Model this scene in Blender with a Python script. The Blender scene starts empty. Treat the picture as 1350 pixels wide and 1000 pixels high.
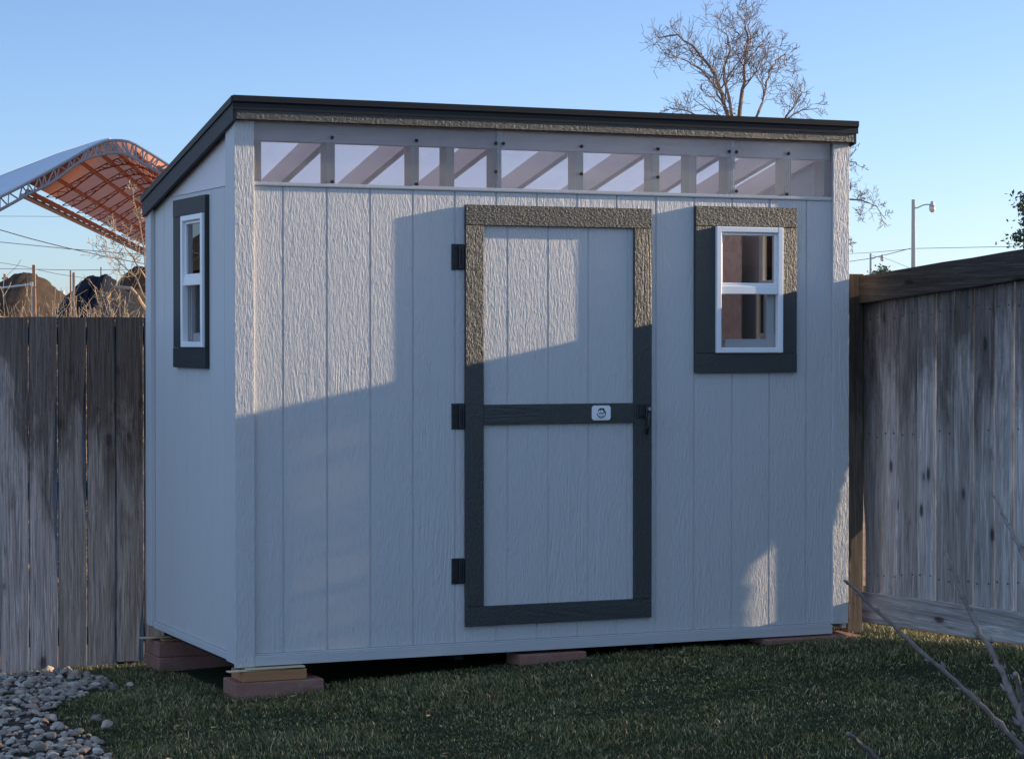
import bpy, bmesh, math, random
import numpy as np
from mathutils import Vector, Matrix

S = bpy.context.scene
random.seed(7)
rng = np.random.default_rng(11)
rad = math.radians

# ------------------------------------------------------------ camera
CAM = Vector((-2.9989, -9.9647, 1.4306))
YAW, PITCH, FPX = 0.4071, -0.0173, 3128.2          # focal length in photo pixels (1350 wide)
cam_data = bpy.data.cameras.new("camera")
cam = bpy.data.objects.new("camera", cam_data)
S.collection.objects.link(cam)
S.camera = cam
cam.location = CAM
cam.rotation_euler = (rad(90) + PITCH, 0, -YAW)
cam_data.sensor_fit = 'HORIZONTAL'
cam_data.sensor_width = 36.0
cam_data.lens = 36.0 * FPX / 1350.0
cam_data.clip_start = 0.05
cam_data.clip_end = 5000.0

# ------------------------------------------------------------ light and exposure
SUN_AZ, SUN_EL = rad(3.7), math.atan(0.2066)        # azimuth from +X towards -Y
sun_dir = Vector((math.cos(SUN_EL) * math.cos(SUN_AZ), -math.cos(SUN_EL) * math.sin(SUN_AZ), math.sin(SUN_EL)))
sd = bpy.data.lights.new("sun", 'SUN')
sd.energy = 5.0
sd.angle = rad(0.5)
sd.color = (1.0, 0.79, 0.56)
so = bpy.data.objects.new("sun", sd)
S.collection.objects.link(so)
so.rotation_euler = sun_dir.to_track_quat('Z', 'Y').to_euler()
so.location = (20, -3, 12)

W = bpy.data.worlds.new("World")
S.world = W
W.use_nodes = True
wn = W.node_tree
for n in list(wn.nodes):
    wn.nodes.remove(n)
wo = wn.nodes.new('ShaderNodeOutputWorld')
wb = wn.nodes.new('ShaderNodeBackground')
ws = wn.nodes.new('ShaderNodeTexSky')
ws.sky_type = 'NISHITA'
ws.sun_disc = False
ws.sun_elevation = SUN_EL
ws.sun_rotation = rad(90) + SUN_AZ
ws.altitude = 100
ws.air_density = 0.6
ws.dust_density = 0.65
ws.ozone_density = 2.4
wb.inputs[1].default_value = 0.10
tint = wn.nodes.new('ShaderNodeMix')
tint.data_type = 'RGBA'; tint.blend_type = 'MULTIPLY'
tint.inputs[0].default_value = 1.0
tint.inputs[7].default_value = (1.01, 0.985, 1.03, 1)
wn.links.new(ws.outputs[0], tint.inputs[6])
# added cloud brightening, unseen behind the viewer, to lift the shaded walls and lawn
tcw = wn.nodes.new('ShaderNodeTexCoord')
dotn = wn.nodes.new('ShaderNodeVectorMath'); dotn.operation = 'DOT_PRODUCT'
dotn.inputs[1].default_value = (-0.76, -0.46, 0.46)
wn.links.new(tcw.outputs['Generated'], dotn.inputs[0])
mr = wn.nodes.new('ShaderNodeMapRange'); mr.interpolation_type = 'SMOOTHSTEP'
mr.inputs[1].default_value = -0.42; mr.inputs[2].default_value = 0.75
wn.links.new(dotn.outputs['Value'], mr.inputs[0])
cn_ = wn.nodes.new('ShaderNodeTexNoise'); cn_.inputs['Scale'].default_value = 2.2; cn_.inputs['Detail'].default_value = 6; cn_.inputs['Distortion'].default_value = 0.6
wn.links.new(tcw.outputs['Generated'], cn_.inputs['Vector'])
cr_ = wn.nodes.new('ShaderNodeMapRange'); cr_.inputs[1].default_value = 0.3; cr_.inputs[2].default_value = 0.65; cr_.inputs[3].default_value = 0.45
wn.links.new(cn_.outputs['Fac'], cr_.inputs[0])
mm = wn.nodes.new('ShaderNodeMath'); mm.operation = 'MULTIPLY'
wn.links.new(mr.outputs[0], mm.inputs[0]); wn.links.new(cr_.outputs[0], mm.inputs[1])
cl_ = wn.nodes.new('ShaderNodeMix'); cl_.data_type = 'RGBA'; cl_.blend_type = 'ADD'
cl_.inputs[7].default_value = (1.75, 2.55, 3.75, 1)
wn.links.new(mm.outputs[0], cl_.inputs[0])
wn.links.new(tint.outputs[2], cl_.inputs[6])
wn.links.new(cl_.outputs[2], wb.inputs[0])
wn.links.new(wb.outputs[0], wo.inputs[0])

S.view_settings.view_transform = 'Standard'
S.view_settings.look = 'None'
S.view_settings.gamma = 1.0
S.view_settings.exposure = 1.13
S.render.engine = 'CYCLES'
S.cycles.use_denoising = True
S.cycles.max_bounces = 10
S.cycles.transparent_max_bounces = 24
S.cycles.caustics_reflective = False
S.cycles.caustics_refractive = False

# ------------------------------------------------------------ helpers
_f = Vector((math.sin(YAW) * math.cos(PITCH), math.cos(YAW) * math.cos(PITCH), math.sin(PITCH)))
_r = Vector((math.cos(YAW), -math.sin(YAW), 0))
_u = _r.cross(_f)


def at(u, w, Z):
    """point at distance Z in front of the camera where the photo shows (u, w)"""
    return CAM + _f * Z + _r * ((u - 675.0) / FPX * Z) + _u * ((500.0 - w) / FPX * Z)


class MB:
    """collects verts and faces of one mesh"""
    def __init__(s):
        s.v = []
        s.f = []
        s.m = []

    def add(s, vs, fs, mi=0):
        o = len(s.v)
        s.v += [tuple(p) for p in vs]
        s.f += [tuple(i + o for i in f) for f in fs]
        s.m += [mi] * len(fs)

    def box(s, x0, x1, y0, y1, z0, z1, mi=0):
        s.add([(x0, y0, z0), (x1, y0, z0), (x1, y1, z0), (x0, y1, z0), (x0, y0, z1), (x1, y0, z1), (x1, y1, z1), (x0, y1, z1)],
              [(0, 3, 2, 1), (4, 5, 6, 7), (0, 1, 5, 4), (1, 2, 6, 5), (2, 3, 7, 6), (3, 0, 4, 7)], mi)

    def bbox(s, x0, x1, y0, y1, z0, z1, b=0.002, mi=0):
        """box with chamfered edges"""
        b = min(b, (x1 - x0) / 3, (y1 - y0) / 3, (z1 - z0) / 3)
        bm = bmesh.new()
        bmesh.ops.create_cube(bm, size=1.0)
        for v in bm.verts:
            v.co = Vector(((x0 + x1) / 2 + v.co.x * (x1 - x0), (y0 + y1) / 2 + v.co.y * (y1 - y0), (z0 + z1) / 2 + v.co.z * (z1 - z0)))
        bmesh.ops.bevel(bm, geom=bm.edges[:], offset=b, segments=1, affect='EDGES')
        bm.verts.index_update()
        s.add([v.co[:] for v in bm.verts], [[v.index for v in f.verts] for f in bm.faces], mi)
        bm.free()

    def prism(s, poly, ax, a0, a1, mi=0):
        """extrude a 2D polygon along an axis"""
        n = len(poly)
        def P(p, a):
            if ax == 0: return (a, p[0], p[1])
            if ax == 1: return (p[0], a, p[1])
            return (p[0], p[1], a)
        vs = [P(p, a0) for p in poly] + [P(p, a1) for p in poly]
        fs = [tuple(range(n))[::-1], tuple(range(n, 2 * n))] + [(i, (i + 1) % n, n + (i + 1) % n, n + i) for i in range(n)]
        s.add(vs, fs, mi)

    def tube(s, pts, radii, sides=5, cap=True, mi=0):
        pts = [Vector(p) for p in pts]
        n = len(pts)
        o = len(s.v)
        ref = Vector((0.31, 0.17, 0.93))
        for i, p in enumerate(pts):
            t = (pts[min(i + 1, n - 1)] - pts[max(i - 1, 0)])
            if t.length < 1e-9: t = Vector((0, 0, 1))
            t.normalize()
            a = t.cross(ref)
            if a.length < 0.05: a = t.cross(Vector((1, 0, 0)))
            a.normalize()
            b = t.cross(a)
            r = radii[i] if hasattr(radii, '__len__') else radii
            for k in range(sides):
                an = 2 * math.pi * k / sides
                s.v.append(tuple(p + a * (math.cos(an) * r) + b * (math.sin(an) * r)))
        for i in range(n - 1):
            for k in range(sides):
                k2 = (k + 1) % sides
                s.f.append((o + i * sides + k, o + i * sides + k2, o + (i + 1) * sides + k2, o + (i + 1) * sides + k))
                s.m.append(mi)
        if cap:
            s.f.append(tuple(o + k for k in range(sides))[::-1]); s.m.append(mi)
            s.f.append(tuple(o + (n - 1) * sides + k for k in range(sides))); s.m.append(mi)

    def cyl(s, c, d, r, h, sides=16, mi=0):
        c = Vector(c); d = Vector(d).normalized()
        s.tube([c, c + d * h], r, sides, True, mi)


def obj(name, mb, mats, parent=None, root=None, smooth=False, fixn=True):
    me = bpy.data.meshes.new(name)
    off = root.location if root is not None else Vector((0, 0, 0))
    vs = [(v[0] - off[0], v[1] - off[1], v[2] - off[2]) for v in mb.v]
    me.from_pydata(vs, [], mb.f)
    if not isinstance(mats, (list, tuple)): mats = [mats]
    for m in mats: me.materials.append(m)
    if len(mats) > 1:
        me.polygons.foreach_set('material_index', mb.m)
    if fixn:
        bm = bmesh.new(); bm.from_mesh(me)
        bmesh.ops.recalc_face_normals(bm, faces=bm.faces[:])
        bm.to_mesh(me); bm.free()
    if smooth:
        me.polygons.foreach_set('use_smooth', [True] * len(me.polygons))
    me.update()
    o = bpy.data.objects.new(name, me)
    S.collection.objects.link(o)
    if parent is not None:
        o.parent = parent
    elif root is not None:
        o.location = root.location
    return o


def fast_mesh(name, V, F, mats, mi=None, smooth=False):
    """numpy verts (n,3) and triangles/quads (m,k)"""
    me = bpy.data.meshes.new(name)
    k = F.shape[1]
    me.vertices.add(len(V)); me.vertices.foreach_set('co', V.astype(np.float32).ravel())
    me.loops.add(F.size); me.loops.foreach_set('vertex_index', F.astype(np.int32).ravel())
    me.polygons.add(len(F))
    me.polygons.foreach_set('loop_start', np.arange(0, F.size, k, dtype=np.int32))
    me.polygons.foreach_set('loop_total', np.full(len(F), k, dtype=np.int32))
    for m in mats: me.materials.append(m)
    if mi is not None: me.polygons.foreach_set('material_index', mi.astype(np.int32))
    if smooth: me.polygons.foreach_set('use_smooth', np.ones(len(F), dtype=bool))
    me.update(); me.validate()
    o = bpy.data.objects.new(name, me)
    S.collection.objects.link(o)
    return o


def tag(o, label=None, cat=None, group=None, kind=None):
    if label: o['label'] = label
    if cat: o['category'] = cat
    if group: o['group'] = group
    if kind: o['kind'] = kind
    return o


def thing(name, loc, label, cat, group=None):
    o = bpy.data.objects.new(name, None)
    o.empty_display_size = 0.1
    o.location = loc
    S.collection.objects.link(o)
    return tag(o, label, cat, group)


def single(name, mb, mats, loc, label, cat, group=None, smooth=False):
    """a thing that is one mesh, origin at loc"""
    me_parent = type('R', (), {'location': Vector(loc)})
    o = obj(name, mb, mats, None, me_parent, smooth)
    return tag(o, label, cat, group)


# ------------------------------------------------------------ materials
class NT:
    def __init__(s, name, rough=0.7, spec=0.3):
        s.mat = bpy.data.materials.new(name)
        s.mat.use_nodes = True
        s.t = s.mat.node_tree
        s.b = s.t.nodes['Principled BSDF']
        s.out = s.t.nodes['Material Output']
        s.b.inputs['Roughness'].default_value = rough
        s.b.inputs['Specular IOR Level'].default_value = spec

    def n(s, typ, **kw):
        nd = s.t.nodes.new(typ)
        for k, v in kw.items():
            if k.startswith('i_'):
                key = k[2:]
                nd.inputs[int(key) if key.isdigit() else key].default_value = v
            else:
                setattr(nd, k, v)
        return nd

    def l(s, a, b):
        s.t.links.new(a, b)

    def coord(s, scale=(1, 1, 1), kind='Object', rnd=0.0, rot=(0, 0, 0)):
        tc = s.n('ShaderNodeTexCoord')
        mp = s.n('ShaderNodeMapping')
        mp.inputs['Scale'].default_value = scale
        mp.inputs['Rotation'].default_value = rot
        s.l(tc.outputs[kind], mp.inputs['Vector'])
        if rnd:
            oi = s.n('ShaderNodeObjectInfo')
            ml = s.n('ShaderNodeMath', operation='MULTIPLY'); ml.inputs[1].default_value = rnd
            s.l(oi.outputs['Random'], ml.inputs[0])
            cb = s.n('ShaderNodeCombineXYZ')
            for i in range(3): s.l(ml.outputs[0], cb.inputs[i])
            s.l(cb.outputs[0], mp.inputs['Location'])
        return mp.outputs[0]

    def noise(s, vec, scale, detail=4, rough=0.5, dist=0.0):
        nd = s.n('ShaderNodeTexNoise')
        nd.inputs['Scale'].default_value = scale
        nd.inputs['Detail'].default_value = detail
        nd.inputs['Roughness'].default_value = rough
        nd.inputs['Distortion'].default_value = dist
        s.l(vec, nd.inputs['Vector'])
        return nd.outputs['Fac']

    def ramp(s, fac, stops, interp='LINEAR'):
        r = s.n('ShaderNodeValToRGB')
        r.color_ramp.interpolation = interp
        e = r.color_ramp.elements
        while len(e) < len(stops): e.new(0.5)
        for i, (p, c) in enumerate(stops):
            e[i].position = p
            e[i].color = (c, c, c, 1) if not hasattr(c, '__len__') else (*c, 1)
        s.l(fac, r.inputs[0])
        return r.outputs[0]

    def mix(s, fac, a, b, mode='MIX'):
        m = s.n('ShaderNodeMix', data_type='RGBA', blend_type=mode)
        for sock, v in ((m.inputs[0], fac), (m.inputs[6], a), (m.inputs[7], b)):
            if hasattr(v, 'is_output') or hasattr(v, 'links'):
                s.l(v, sock)
            elif hasattr(v, '__len__'):
                sock.default_value = (*v, 1) if len(v) == 3 else v
            else:
                sock.default_value = v
        return m.outputs[2]

    def math(s, op, a, b=0.0, c=None):
        m = s.n('ShaderNodeMath', operation=op)
        for i, v in enumerate((a, b) if c is None else (a, b, c)):
            if hasattr(v, 'links'): s.l(v, m.inputs[i])
            else: m.inputs[i].default_value = v
        return m.outputs[0]

    def bump(s, h, strength, dist, prev=None):
        b = s.n('ShaderNodeBump')
        b.inputs['Strength'].default_value = strength
        b.inputs['Distance'].default_value = dist
        s.l(h, b.inputs['Height'])
        if prev is not None: s.l(prev, b.inputs['Normal'])
        return b.outputs[0]

    def base(s, c):
        if hasattr(c, 'links'): s.l(c, s.b.inputs['Base Color'])
        else: s.b.inputs['Base Color'].default_value = (*c, 1)

    def normal(s, nrm): s.l(nrm, s.b.inputs['Normal'])


def embossed_paint(name, col, amp, axis='z', rough=0.55, fine=1.0, var=0.04, lo=28.0, hi=118.0):
    """painted engineered wood siding with an embossed cedar grain running along axis"""
    m = NT(name, rough, 0.25)
    sc = {'z': (hi, hi, lo), 'x': (lo, hi, hi), 'y': (hi, lo, hi)}[axis]
    v = m.coord(tuple(q * fine for q in sc), rnd=0)
    n1 = m.noise(v, 1.0, 3, 0.6, 0.7)
    v2 = m.coord(tuple(q * 0.35 * fine for q in sc))
    n2 = m.noise(v2, 1.0, 2, 0.5, 1.6)
    # cathedral grain lines appearing in patches
    v3 = m.coord(tuple({'z': (1, 1, .12), 'x': (.12, 1, 1), 'y': (1, .12, 1)}[axis]))
    nn = m.noise(v3, 5.0, 2, 0.5, 0.6)
    rings = m.math('SINE', m.math('MULTIPLY', nn, 110.0))
    patch = m.ramp(m.noise(m.coord({'z': (1, 1, .35), 'x': (.35, 1, 1), 'y': (1, .35, 1)}[axis]), 4.0, 1), [(0.50, 0.0), (0.62, 1.0)])
    h = m.math('ADD', m.math('MULTIPLY', m.ramp(n1, [(0.30, 0), (0.70, 1)]), 1.0), m.math('MULTIPLY', n2, 0.8))
    h = m.math('ADD', h, m.math('MULTIPLY', m.math('MULTIPLY', rings, patch), 0.30))
    nrm = m.bump(h, 1.0, amp)
    m.normal(nrm)
    cn = m.noise(m.coord((1, 1, 1)), 1.7, 4)
    c0 = tuple(x * (1 - var) for x in col); c1 = tuple(min(1, x * (1 + var)) for x in col)
    c = m.mix(cn, c0, c1)
    # faint dust and rain streaks
    st = m.ramp(m.noise(m.coord((9, 9, 0.8)), 2.0, 5, 0.65), [(0.52, 0.0), (0.8, 1.0)])
    c = m.mix(m.math('MULTIPLY', st, 0.16), c, tuple(x * 0.72 for x in col))
    m.base(c)
    return m.mat


PAINT = (0.52, 0.51, 0.50)
DARKP = (0.041, 0.044, 0.040)
M = {}
M['siding'] = embossed_paint('siding_paint', PAINT, 0.0020)
M['side_siding'] = embossed_paint('side_siding_paint', (0.54, 0.525, 0.51), 0.0005)
M['trim'] = embossed_paint('trim_paint', PAINT, 0.0025, fine=0.9)
M['trim_side'] = embossed_paint('trim_side_paint', PAINT, 0.0004)
M['skirt'] = embossed_paint('skirt_paint', (0.48, 0.475, 0.47), 0.0006, axis='x')
M['dark_v'] = embossed_paint('dark_trim_upright', DARKP, 0.0021, rough=0.55, var=0.08, lo=62.0, hi=125.0)
M['dark_h'] = embossed_paint('dark_trim_level', DARKP, 0.0021, axis='x', rough=0.55, var=0.08, lo=75.0, hi=115.0)
for k_ in ('dark_v', 'dark_h'):
    M[k_].node_tree.nodes['Principled BSDF'].inputs['Specular IOR Level'].default_value = 0.55
M['dark_side'] = embossed_paint('dark_trim_side', (0.030, 0.032, 0.033), 0.0003, axis='y', var=0.05)


def plain(name, col, rough=0.5, spec=0.4, metal=0.0, nb=0.0, nscale=30.0, var=0.1):
    m = NT(name, rough, spec)
    n = m.noise(m.coord(), nscale, 5, 0.6)
    m.base(m.mix(n, tuple(x * (1 - var) for x in col), tuple(min(1, x * (1 + var)) for x in col)))
    m.b.inputs['Metallic'].default_value = metal
    if nb: m.normal(m.bump(n, 0.6, nb))
    return m.mat


M['vinyl'] = plain('white_vinyl', (0.80, 0.80, 0.80), 0.35, 0.5, var=0.02)
M['black_metal'] = plain('black_hinge_metal', (0.012, 0.012, 0.014), 0.45, 0.5, nb=0.0003, nscale=90)
M['roof_edge'] = plain('roof_edge_metal', (0.009, 0.010, 0.012), 0.5, 0.3, var=0.15, nscale=8)
M['shingle'] = plain('roof_felt', (0.02, 0.02, 0.022), 0.9, 0.2, nb=0.002, nscale=160, var=0.35)
M['osb'] = None


def wood_int(name, c0, c1, axis='y'):
    m = NT(name, 0.75, 0.2)
    sc = {'z': (60, 60, 3), 'x': (3, 60, 60), 'y': (60, 3, 60)}[axis]
    n = m.noise(m.coord(sc, rnd=7), 1.0, 5, 0.6, 0.8)
    m.base(m.mix(n, c0, c1))
    m.normal(m.bump(n, 0.3, 0.001))
    return m.mat


M['stud'] = wood_int('framing_lumber', (0.42, 0.29, 0.19), (0.60, 0.44, 0.31), 'z')
M['rafter'] = wood_int('rafter_lumber', (0.72, 0.54, 0.49), (0.84, 0.68, 0.62), 'y')
m = NT('strand_board', 0.8, 0.2)
v = m.coord((1, 1, 1))
vo = m.n('ShaderNodeTexVoronoi', i_Scale=34.0); m.l(v, vo.inputs['Vector'])
m.base(m.ramp(vo.outputs['Color'], [(0.0, (0.60, 0.42, 0.34)), (0.5, (0.72, 0.54, 0.45)), (1.0, (0.80, 0.64, 0.55))]))
M['osb'] = m.mat
M['foil'] = plain('foil_faced_sheathing', (0.60, 0.63, 0.68), 0.5, 0.5, var=0.05, nscale=3)
m = NT('opal_roof_sheet', 0.3, 0.4)
tl = m.n('ShaderNodeBsdfTranslucent'); tl.inputs[0].default_value = (0.70, 0.75, 0.86, 1)
df = m.n('ShaderNodeBsdfDiffuse'); df.inputs[0].default_value = (0.70, 0.72, 0.75, 1)
mx = m.n('ShaderNodeMixShader'); mx.inputs[0].default_value = 0.75
m.t.nodes.remove(m.b)
m.l(df.outputs[0], mx.inputs[1]); m.l(tl.outputs[0], mx.inputs[2]); m.l(mx.outputs[0], m.out.inputs[0])
M['opal'] = m.mat
M['plate'] = plain('painted_plate', (0.66, 0.50, 0.42), 0.6, 0.3, nb=0.0005)

# corrugated polycarbonate
m = NT('clear_ribbed_plastic', 0.12, 0.5)
for nn_ in [m.b]: m.t.nodes.remove(nn_)
tr = m.n('ShaderNodeBsdfTransparent'); tr.inputs[0].default_value = (0.86, 0.87, 0.90, 1)
gl = m.n('ShaderNodeBsdfGlossy'); gl.inputs['Roughness'].default_value = 0.16
gl.inputs[0].default_value = (0.95, 0.95, 0.95, 1)
df = m.n('ShaderNodeBsdfDiffuse'); df.inputs[0].default_value = (0.8, 0.8, 0.82, 1)
tl = m.n('ShaderNodeBsdfTranslucent'); tl.inputs[0].default_value = (0.8, 0.8, 0.82, 1)
fr = m.n('ShaderNodeFresnel'); fr.inputs[0].default_value = 1.5
a = m.n('ShaderNodeMixShader'); a.inputs[0].default_value = 0.5; m.l(df.outputs[0], a.inputs[1]); m.l(tl.outputs[0], a.inputs[2])
b = m.n('ShaderNodeMixShader'); m.l(tr.outputs[0], b.inputs[1]); m.l(a.outputs[0], b.inputs[2])
hz = m.ramp(m.noise(m.coord((3, 1, 6)), 2.0, 4), [(0.3, 0.08), (0.75, 0.15)])
m.l(hz, b.inputs[0])
frl = m.math('MINIMUM', fr.outputs[0], 0.13)
c = m.n('ShaderNodeMixShader'); m.l(frl, c.inputs[0]); m.l(b.outputs[0], c.inputs[1]); m.l(gl.outputs[0], c.inputs[2])
m.l(c.outputs[0], m.out.inputs[0])
M['poly'] = m.mat

# window glass
m = NT('window_glass', 0.02, 0.5)
m.t.nodes.remove(m.b)
tr = m.n('ShaderNodeBsdfTransparent'); tr.inputs[0].default_value = (0.97, 0.97, 0.965, 1)
gl = m.n('ShaderNodeBsdfGlossy'); gl.inputs['Roughness'].default_value = 0.01
fr = m.n('ShaderNodeFresnel'); fr.inputs[0].default_value = 1.5
fm = m.math('MINIMUM', m.math('MULTIPLY', fr.outputs[0], 1.15), 1.0)
c = m.n('ShaderNodeMixShader'); m.l(fm, c.inputs[0]); m.l(tr.outputs[0], c.inputs[1]); m.l(gl.outputs[0], c.inputs[2])
m.l(c.outputs[0], m.out.inputs[0])
M['glass'] = m.mat

m = NT('insect_screen', 0.6, 0.2)
m.t.nodes.remove(m.b)
tr = m.n('ShaderNodeBsdfTransparent')
df = m.n('ShaderNodeBsdfDiffuse'); df.inputs[0].default_value = (0.05, 0.045, 0.042, 1)
c = m.n('ShaderNodeMixShader'); c.inputs[0].default_value = 0.22; m.l(tr.outputs[0], c.inputs[1]); m.l(df.outputs[0], c.inputs[2])
m.l(c.outputs[0], m.out.inputs[0])
M['screen'] = m.mat


def fence_wood(name, tint=(1, 1, 1), axis='z', dark_from=0.9, dark=0.55, base=1.0, across=0, brown=0.7, var=(0.80, 1.12), lat=75):
    """grey weathered picket wood: grain, knots, mildew stain over the upper part"""
    m = NT(name, 0.85, 0.15)
    sc = {'z': (lat, lat, 2.6), 'x': (2.2, 75, 75), 'y': (75, 2.2, 75)}[axis]
    g = m.noise(m.coord(sc, rnd=13), 1.0, 8, 0.72, 1.2)
    sc2 = tuple(q * 0.22 for q in sc)
    g2 = m.noise(m.coord(sc2, rnd=9), 1.0, 4, 0.6, 1.5)
    oi = m.n('ShaderNodeObjectInfo')
    c = m.ramp(g, [(0.32, (0.095, 0.088, 0.085)), (0.5, (0.215, 0.205, 0.20)), (0.66, (0.36, 0.35, 0.34))])
    c = m.mix(m.math('MULTIPLY', m.ramp(g2, [(0.42, 0), (0.62, 1)]), brown), c, (0.12, 0.10, 0.088))
    hue = m.mix(oi.outputs['Random'], (var[0] * base, var[0] * .98 * base, var[0] * .95 * base), (var[1] * base, var[1] * base, var[1] * 1.02 * base))
    c = m.mix(1.0, c, hue, 'MULTIPLY')
    # mildew: darker, blotchy, with a ragged lower boundary
    tc = m.n('ShaderNodeTexCoord'); sp = m.n('ShaderNodeSeparateXYZ'); m.l(tc.outputs['Object'], sp.inputs[0])
    bl = m.noise(m.coord((5, 5, 1.6), rnd=5), 1.0, 6, 0.65, 0.6)
    edge = m.math('ADD', m.math('SUBTRACT', sp.outputs[2], dark_from), m.math('MULTIPLY', m.math('SUBTRACT', bl, 0.5), 2.6))
    mask = m.ramp(edge, [(0.0, 0.0), (0.5, 1.0)])
    c = m.mix(m.math('MULTIPLY', mask, dark), c, m.mix(1.0, c, (0.30, 0.285, 0.28), 'MULTIPLY'))
    # knots
    kc = {'z': (0.0, 8.0, 3.6) if across else (8.0, 0.0, 3.6), 'x': (3.4, 0, 7), 'y': (0, 2.6, 8)}[axis]
    vk = m.n('ShaderNodeTexVoronoi', i_Scale=1.0); m.l(m.coord(kc, rnd=31), vk.inputs['Vector'])
    sel = m.n('ShaderNodeSeparateColor'); m.l(vk.outputs['Color'], sel.inputs[0])
    pick = m.ramp(sel.outputs[0], [(0.35, 0.0), (0.38, 1.0)])
    kn = m.ramp(m.math('ADD', vk.outputs['Distance'], m.math('MULTIPLY', m.math('SUBTRACT', g, 0.5), 0.09)), [(0.07, 1.0), (0.11, 0.75), (0.135, 0.25), (0.24, 0.0)])
    c = m.mix(m.math('MULTIPLY', m.math('MULTIPLY', kn, pick), 0.88), c, (0.030, 0.026, 0.024))
    # fine speckle mould and checks
    sp2 = m.ramp(m.noise(m.coord((160, 160, 60), rnd=3), 1.0, 3), [(0.60, 0.0), (0.72, 1.0)])
    c = m.mix(m.math('MULTIPLY', sp2, m.math('ADD', m.math('MULTIPLY', mask, 0.45), 0.1)), c, (0.03, 0.03, 0.03))
    ck = m.ramp(m.noise(m.coord(tuple(q * 1.3 for q in sc), rnd=17), 1.0, 2, 0.5, 0.3), [(0.22, 1.0), (0.29, 0.0)])
    c = m.mix(m.math('MULTIPLY', ck, 0.8), c, (0.04, 0.037, 0.035))
    c = m.mix(1.0, c, tint, 'MULTIPLY')
    m.base(c)
    m.normal(m.bump(m.math('SUBTRACT', g, m.math('MULTIPLY', ck, 0.6)), 0.7, 0.003))
    return m.mat


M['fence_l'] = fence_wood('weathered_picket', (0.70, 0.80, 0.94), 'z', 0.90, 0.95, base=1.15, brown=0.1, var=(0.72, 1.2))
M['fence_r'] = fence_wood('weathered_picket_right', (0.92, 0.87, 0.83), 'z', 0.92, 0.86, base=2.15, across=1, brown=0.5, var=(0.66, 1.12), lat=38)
M['rail_dark'] = fence_wood('stained_rail', (0.42, 0.37, 0.33), 'y', -5, 0.3)
M['kick'] = fence_wood('kick_board', (1.1, 1.06, 1.02), 'y', 5, 0.3, base=1.6)
M['rail_back'] = fence_wood('back_rail', (0.8, 0.75, 0.7), 'x', 5, 0.3)
M['post'] = fence_wood('fence_post_wood', (0.85, 0.72, 0.58), 'z', 0.75, 0.85)

# ------------------------------------------------------------ ground height
def sstep(a, b, x):
    t = np.clip((x - a) / (b - a), 0, 1)
    return t * t * (3 - 2 * t)


def gz(x, y):
    x = np.asarray(x, dtype=float); y = np.asarray(y, dtype=float)
    z = -0.118 + 0.031 * np.clip(x, -2.5, 3.6) - 0.026 * np.exp(-((x - 0.12) / 0.36) ** 2) * sstep(-0.5, -0.1, y) * sstep(0.7, 0.3, y)
    z = z - 0.058 * np.clip(y, 0, 2.2) * sstep(3.2, 1.0, x)
    z = z + 0.030 * np.clip(-y, 0, 2.5) * np.clip(x / 3.25, 0, 1)
    z = z + 0.010 * np.sin(x * 2.3 + 0.5) * np.cos(y * 1.9) * sstep(0, -1.0, y)
    yn = np.clip(-y, 0, None)
    zf = -0.024 + 0.058 * np.clip(yn, 0, 1.25) + 0.030 * np.clip(yn - 1.25, 0, 3)
    k_ = sstep(2.55, 3.15, x) * sstep(1.2, 0.2, y) * sstep(8, 6, x)
    z = z * (1 - k_) + zf * k_ - 0.09 * sstep(3.35, 3.9, x) * sstep(2, 1, y) * sstep(9, 7, x)
    z = z + 0.016 * np.exp(-((x - 1.6) / 0.8) ** 2) * sstep(-1.2, -0.2, y)
    far = sstep(6, 14, np.abs(x - 1)) + sstep(2.3, 8, y)
    return z - 0.12 * np.clip(far, 0, 1)


def G(x, y): return float(gz(x, y))

# ------------------------------------------------------------ ground sheet
def soil(name, c0, c1, c2, bscale, bd):
    m = NT(name, 0.95, 0.1)
    n = m.noise(m.coord(), bscale, 8, 0.65)
    n2 = m.noise(m.coord(), 0.35, 4)
    c = m.ramp(n, [(0.3, c0), (0.6, c1), (0.8, c2)])
    c = m.mix(m.math('MULTIPLY', m.ramp(n2, [(0.4, 0), (0.65, 1)]), 0.35), c, c0)
    m.base(c)
    m.normal(m.bump(n, 0.8, bd))
    return m.mat


M['lawn'] = soil('lawn_soil', (0.018, 0.024, 0.012), (0.030, 0.038, 0.018), (0.06, 0.055, 0.03), 30, 0.02)
M['field'] = soil('dry_field', (0.20, 0.13, 0.08), (0.32, 0.22, 0.14), (0.42, 0.31, 0.20), 2.5, 0.05)
M['bed'] = soil('bed_soil', (0.035, 0.028, 0.024), (0.06, 0.05, 0.045), (0.10, 0.09, 0.08), 30, 0.01)

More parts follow.
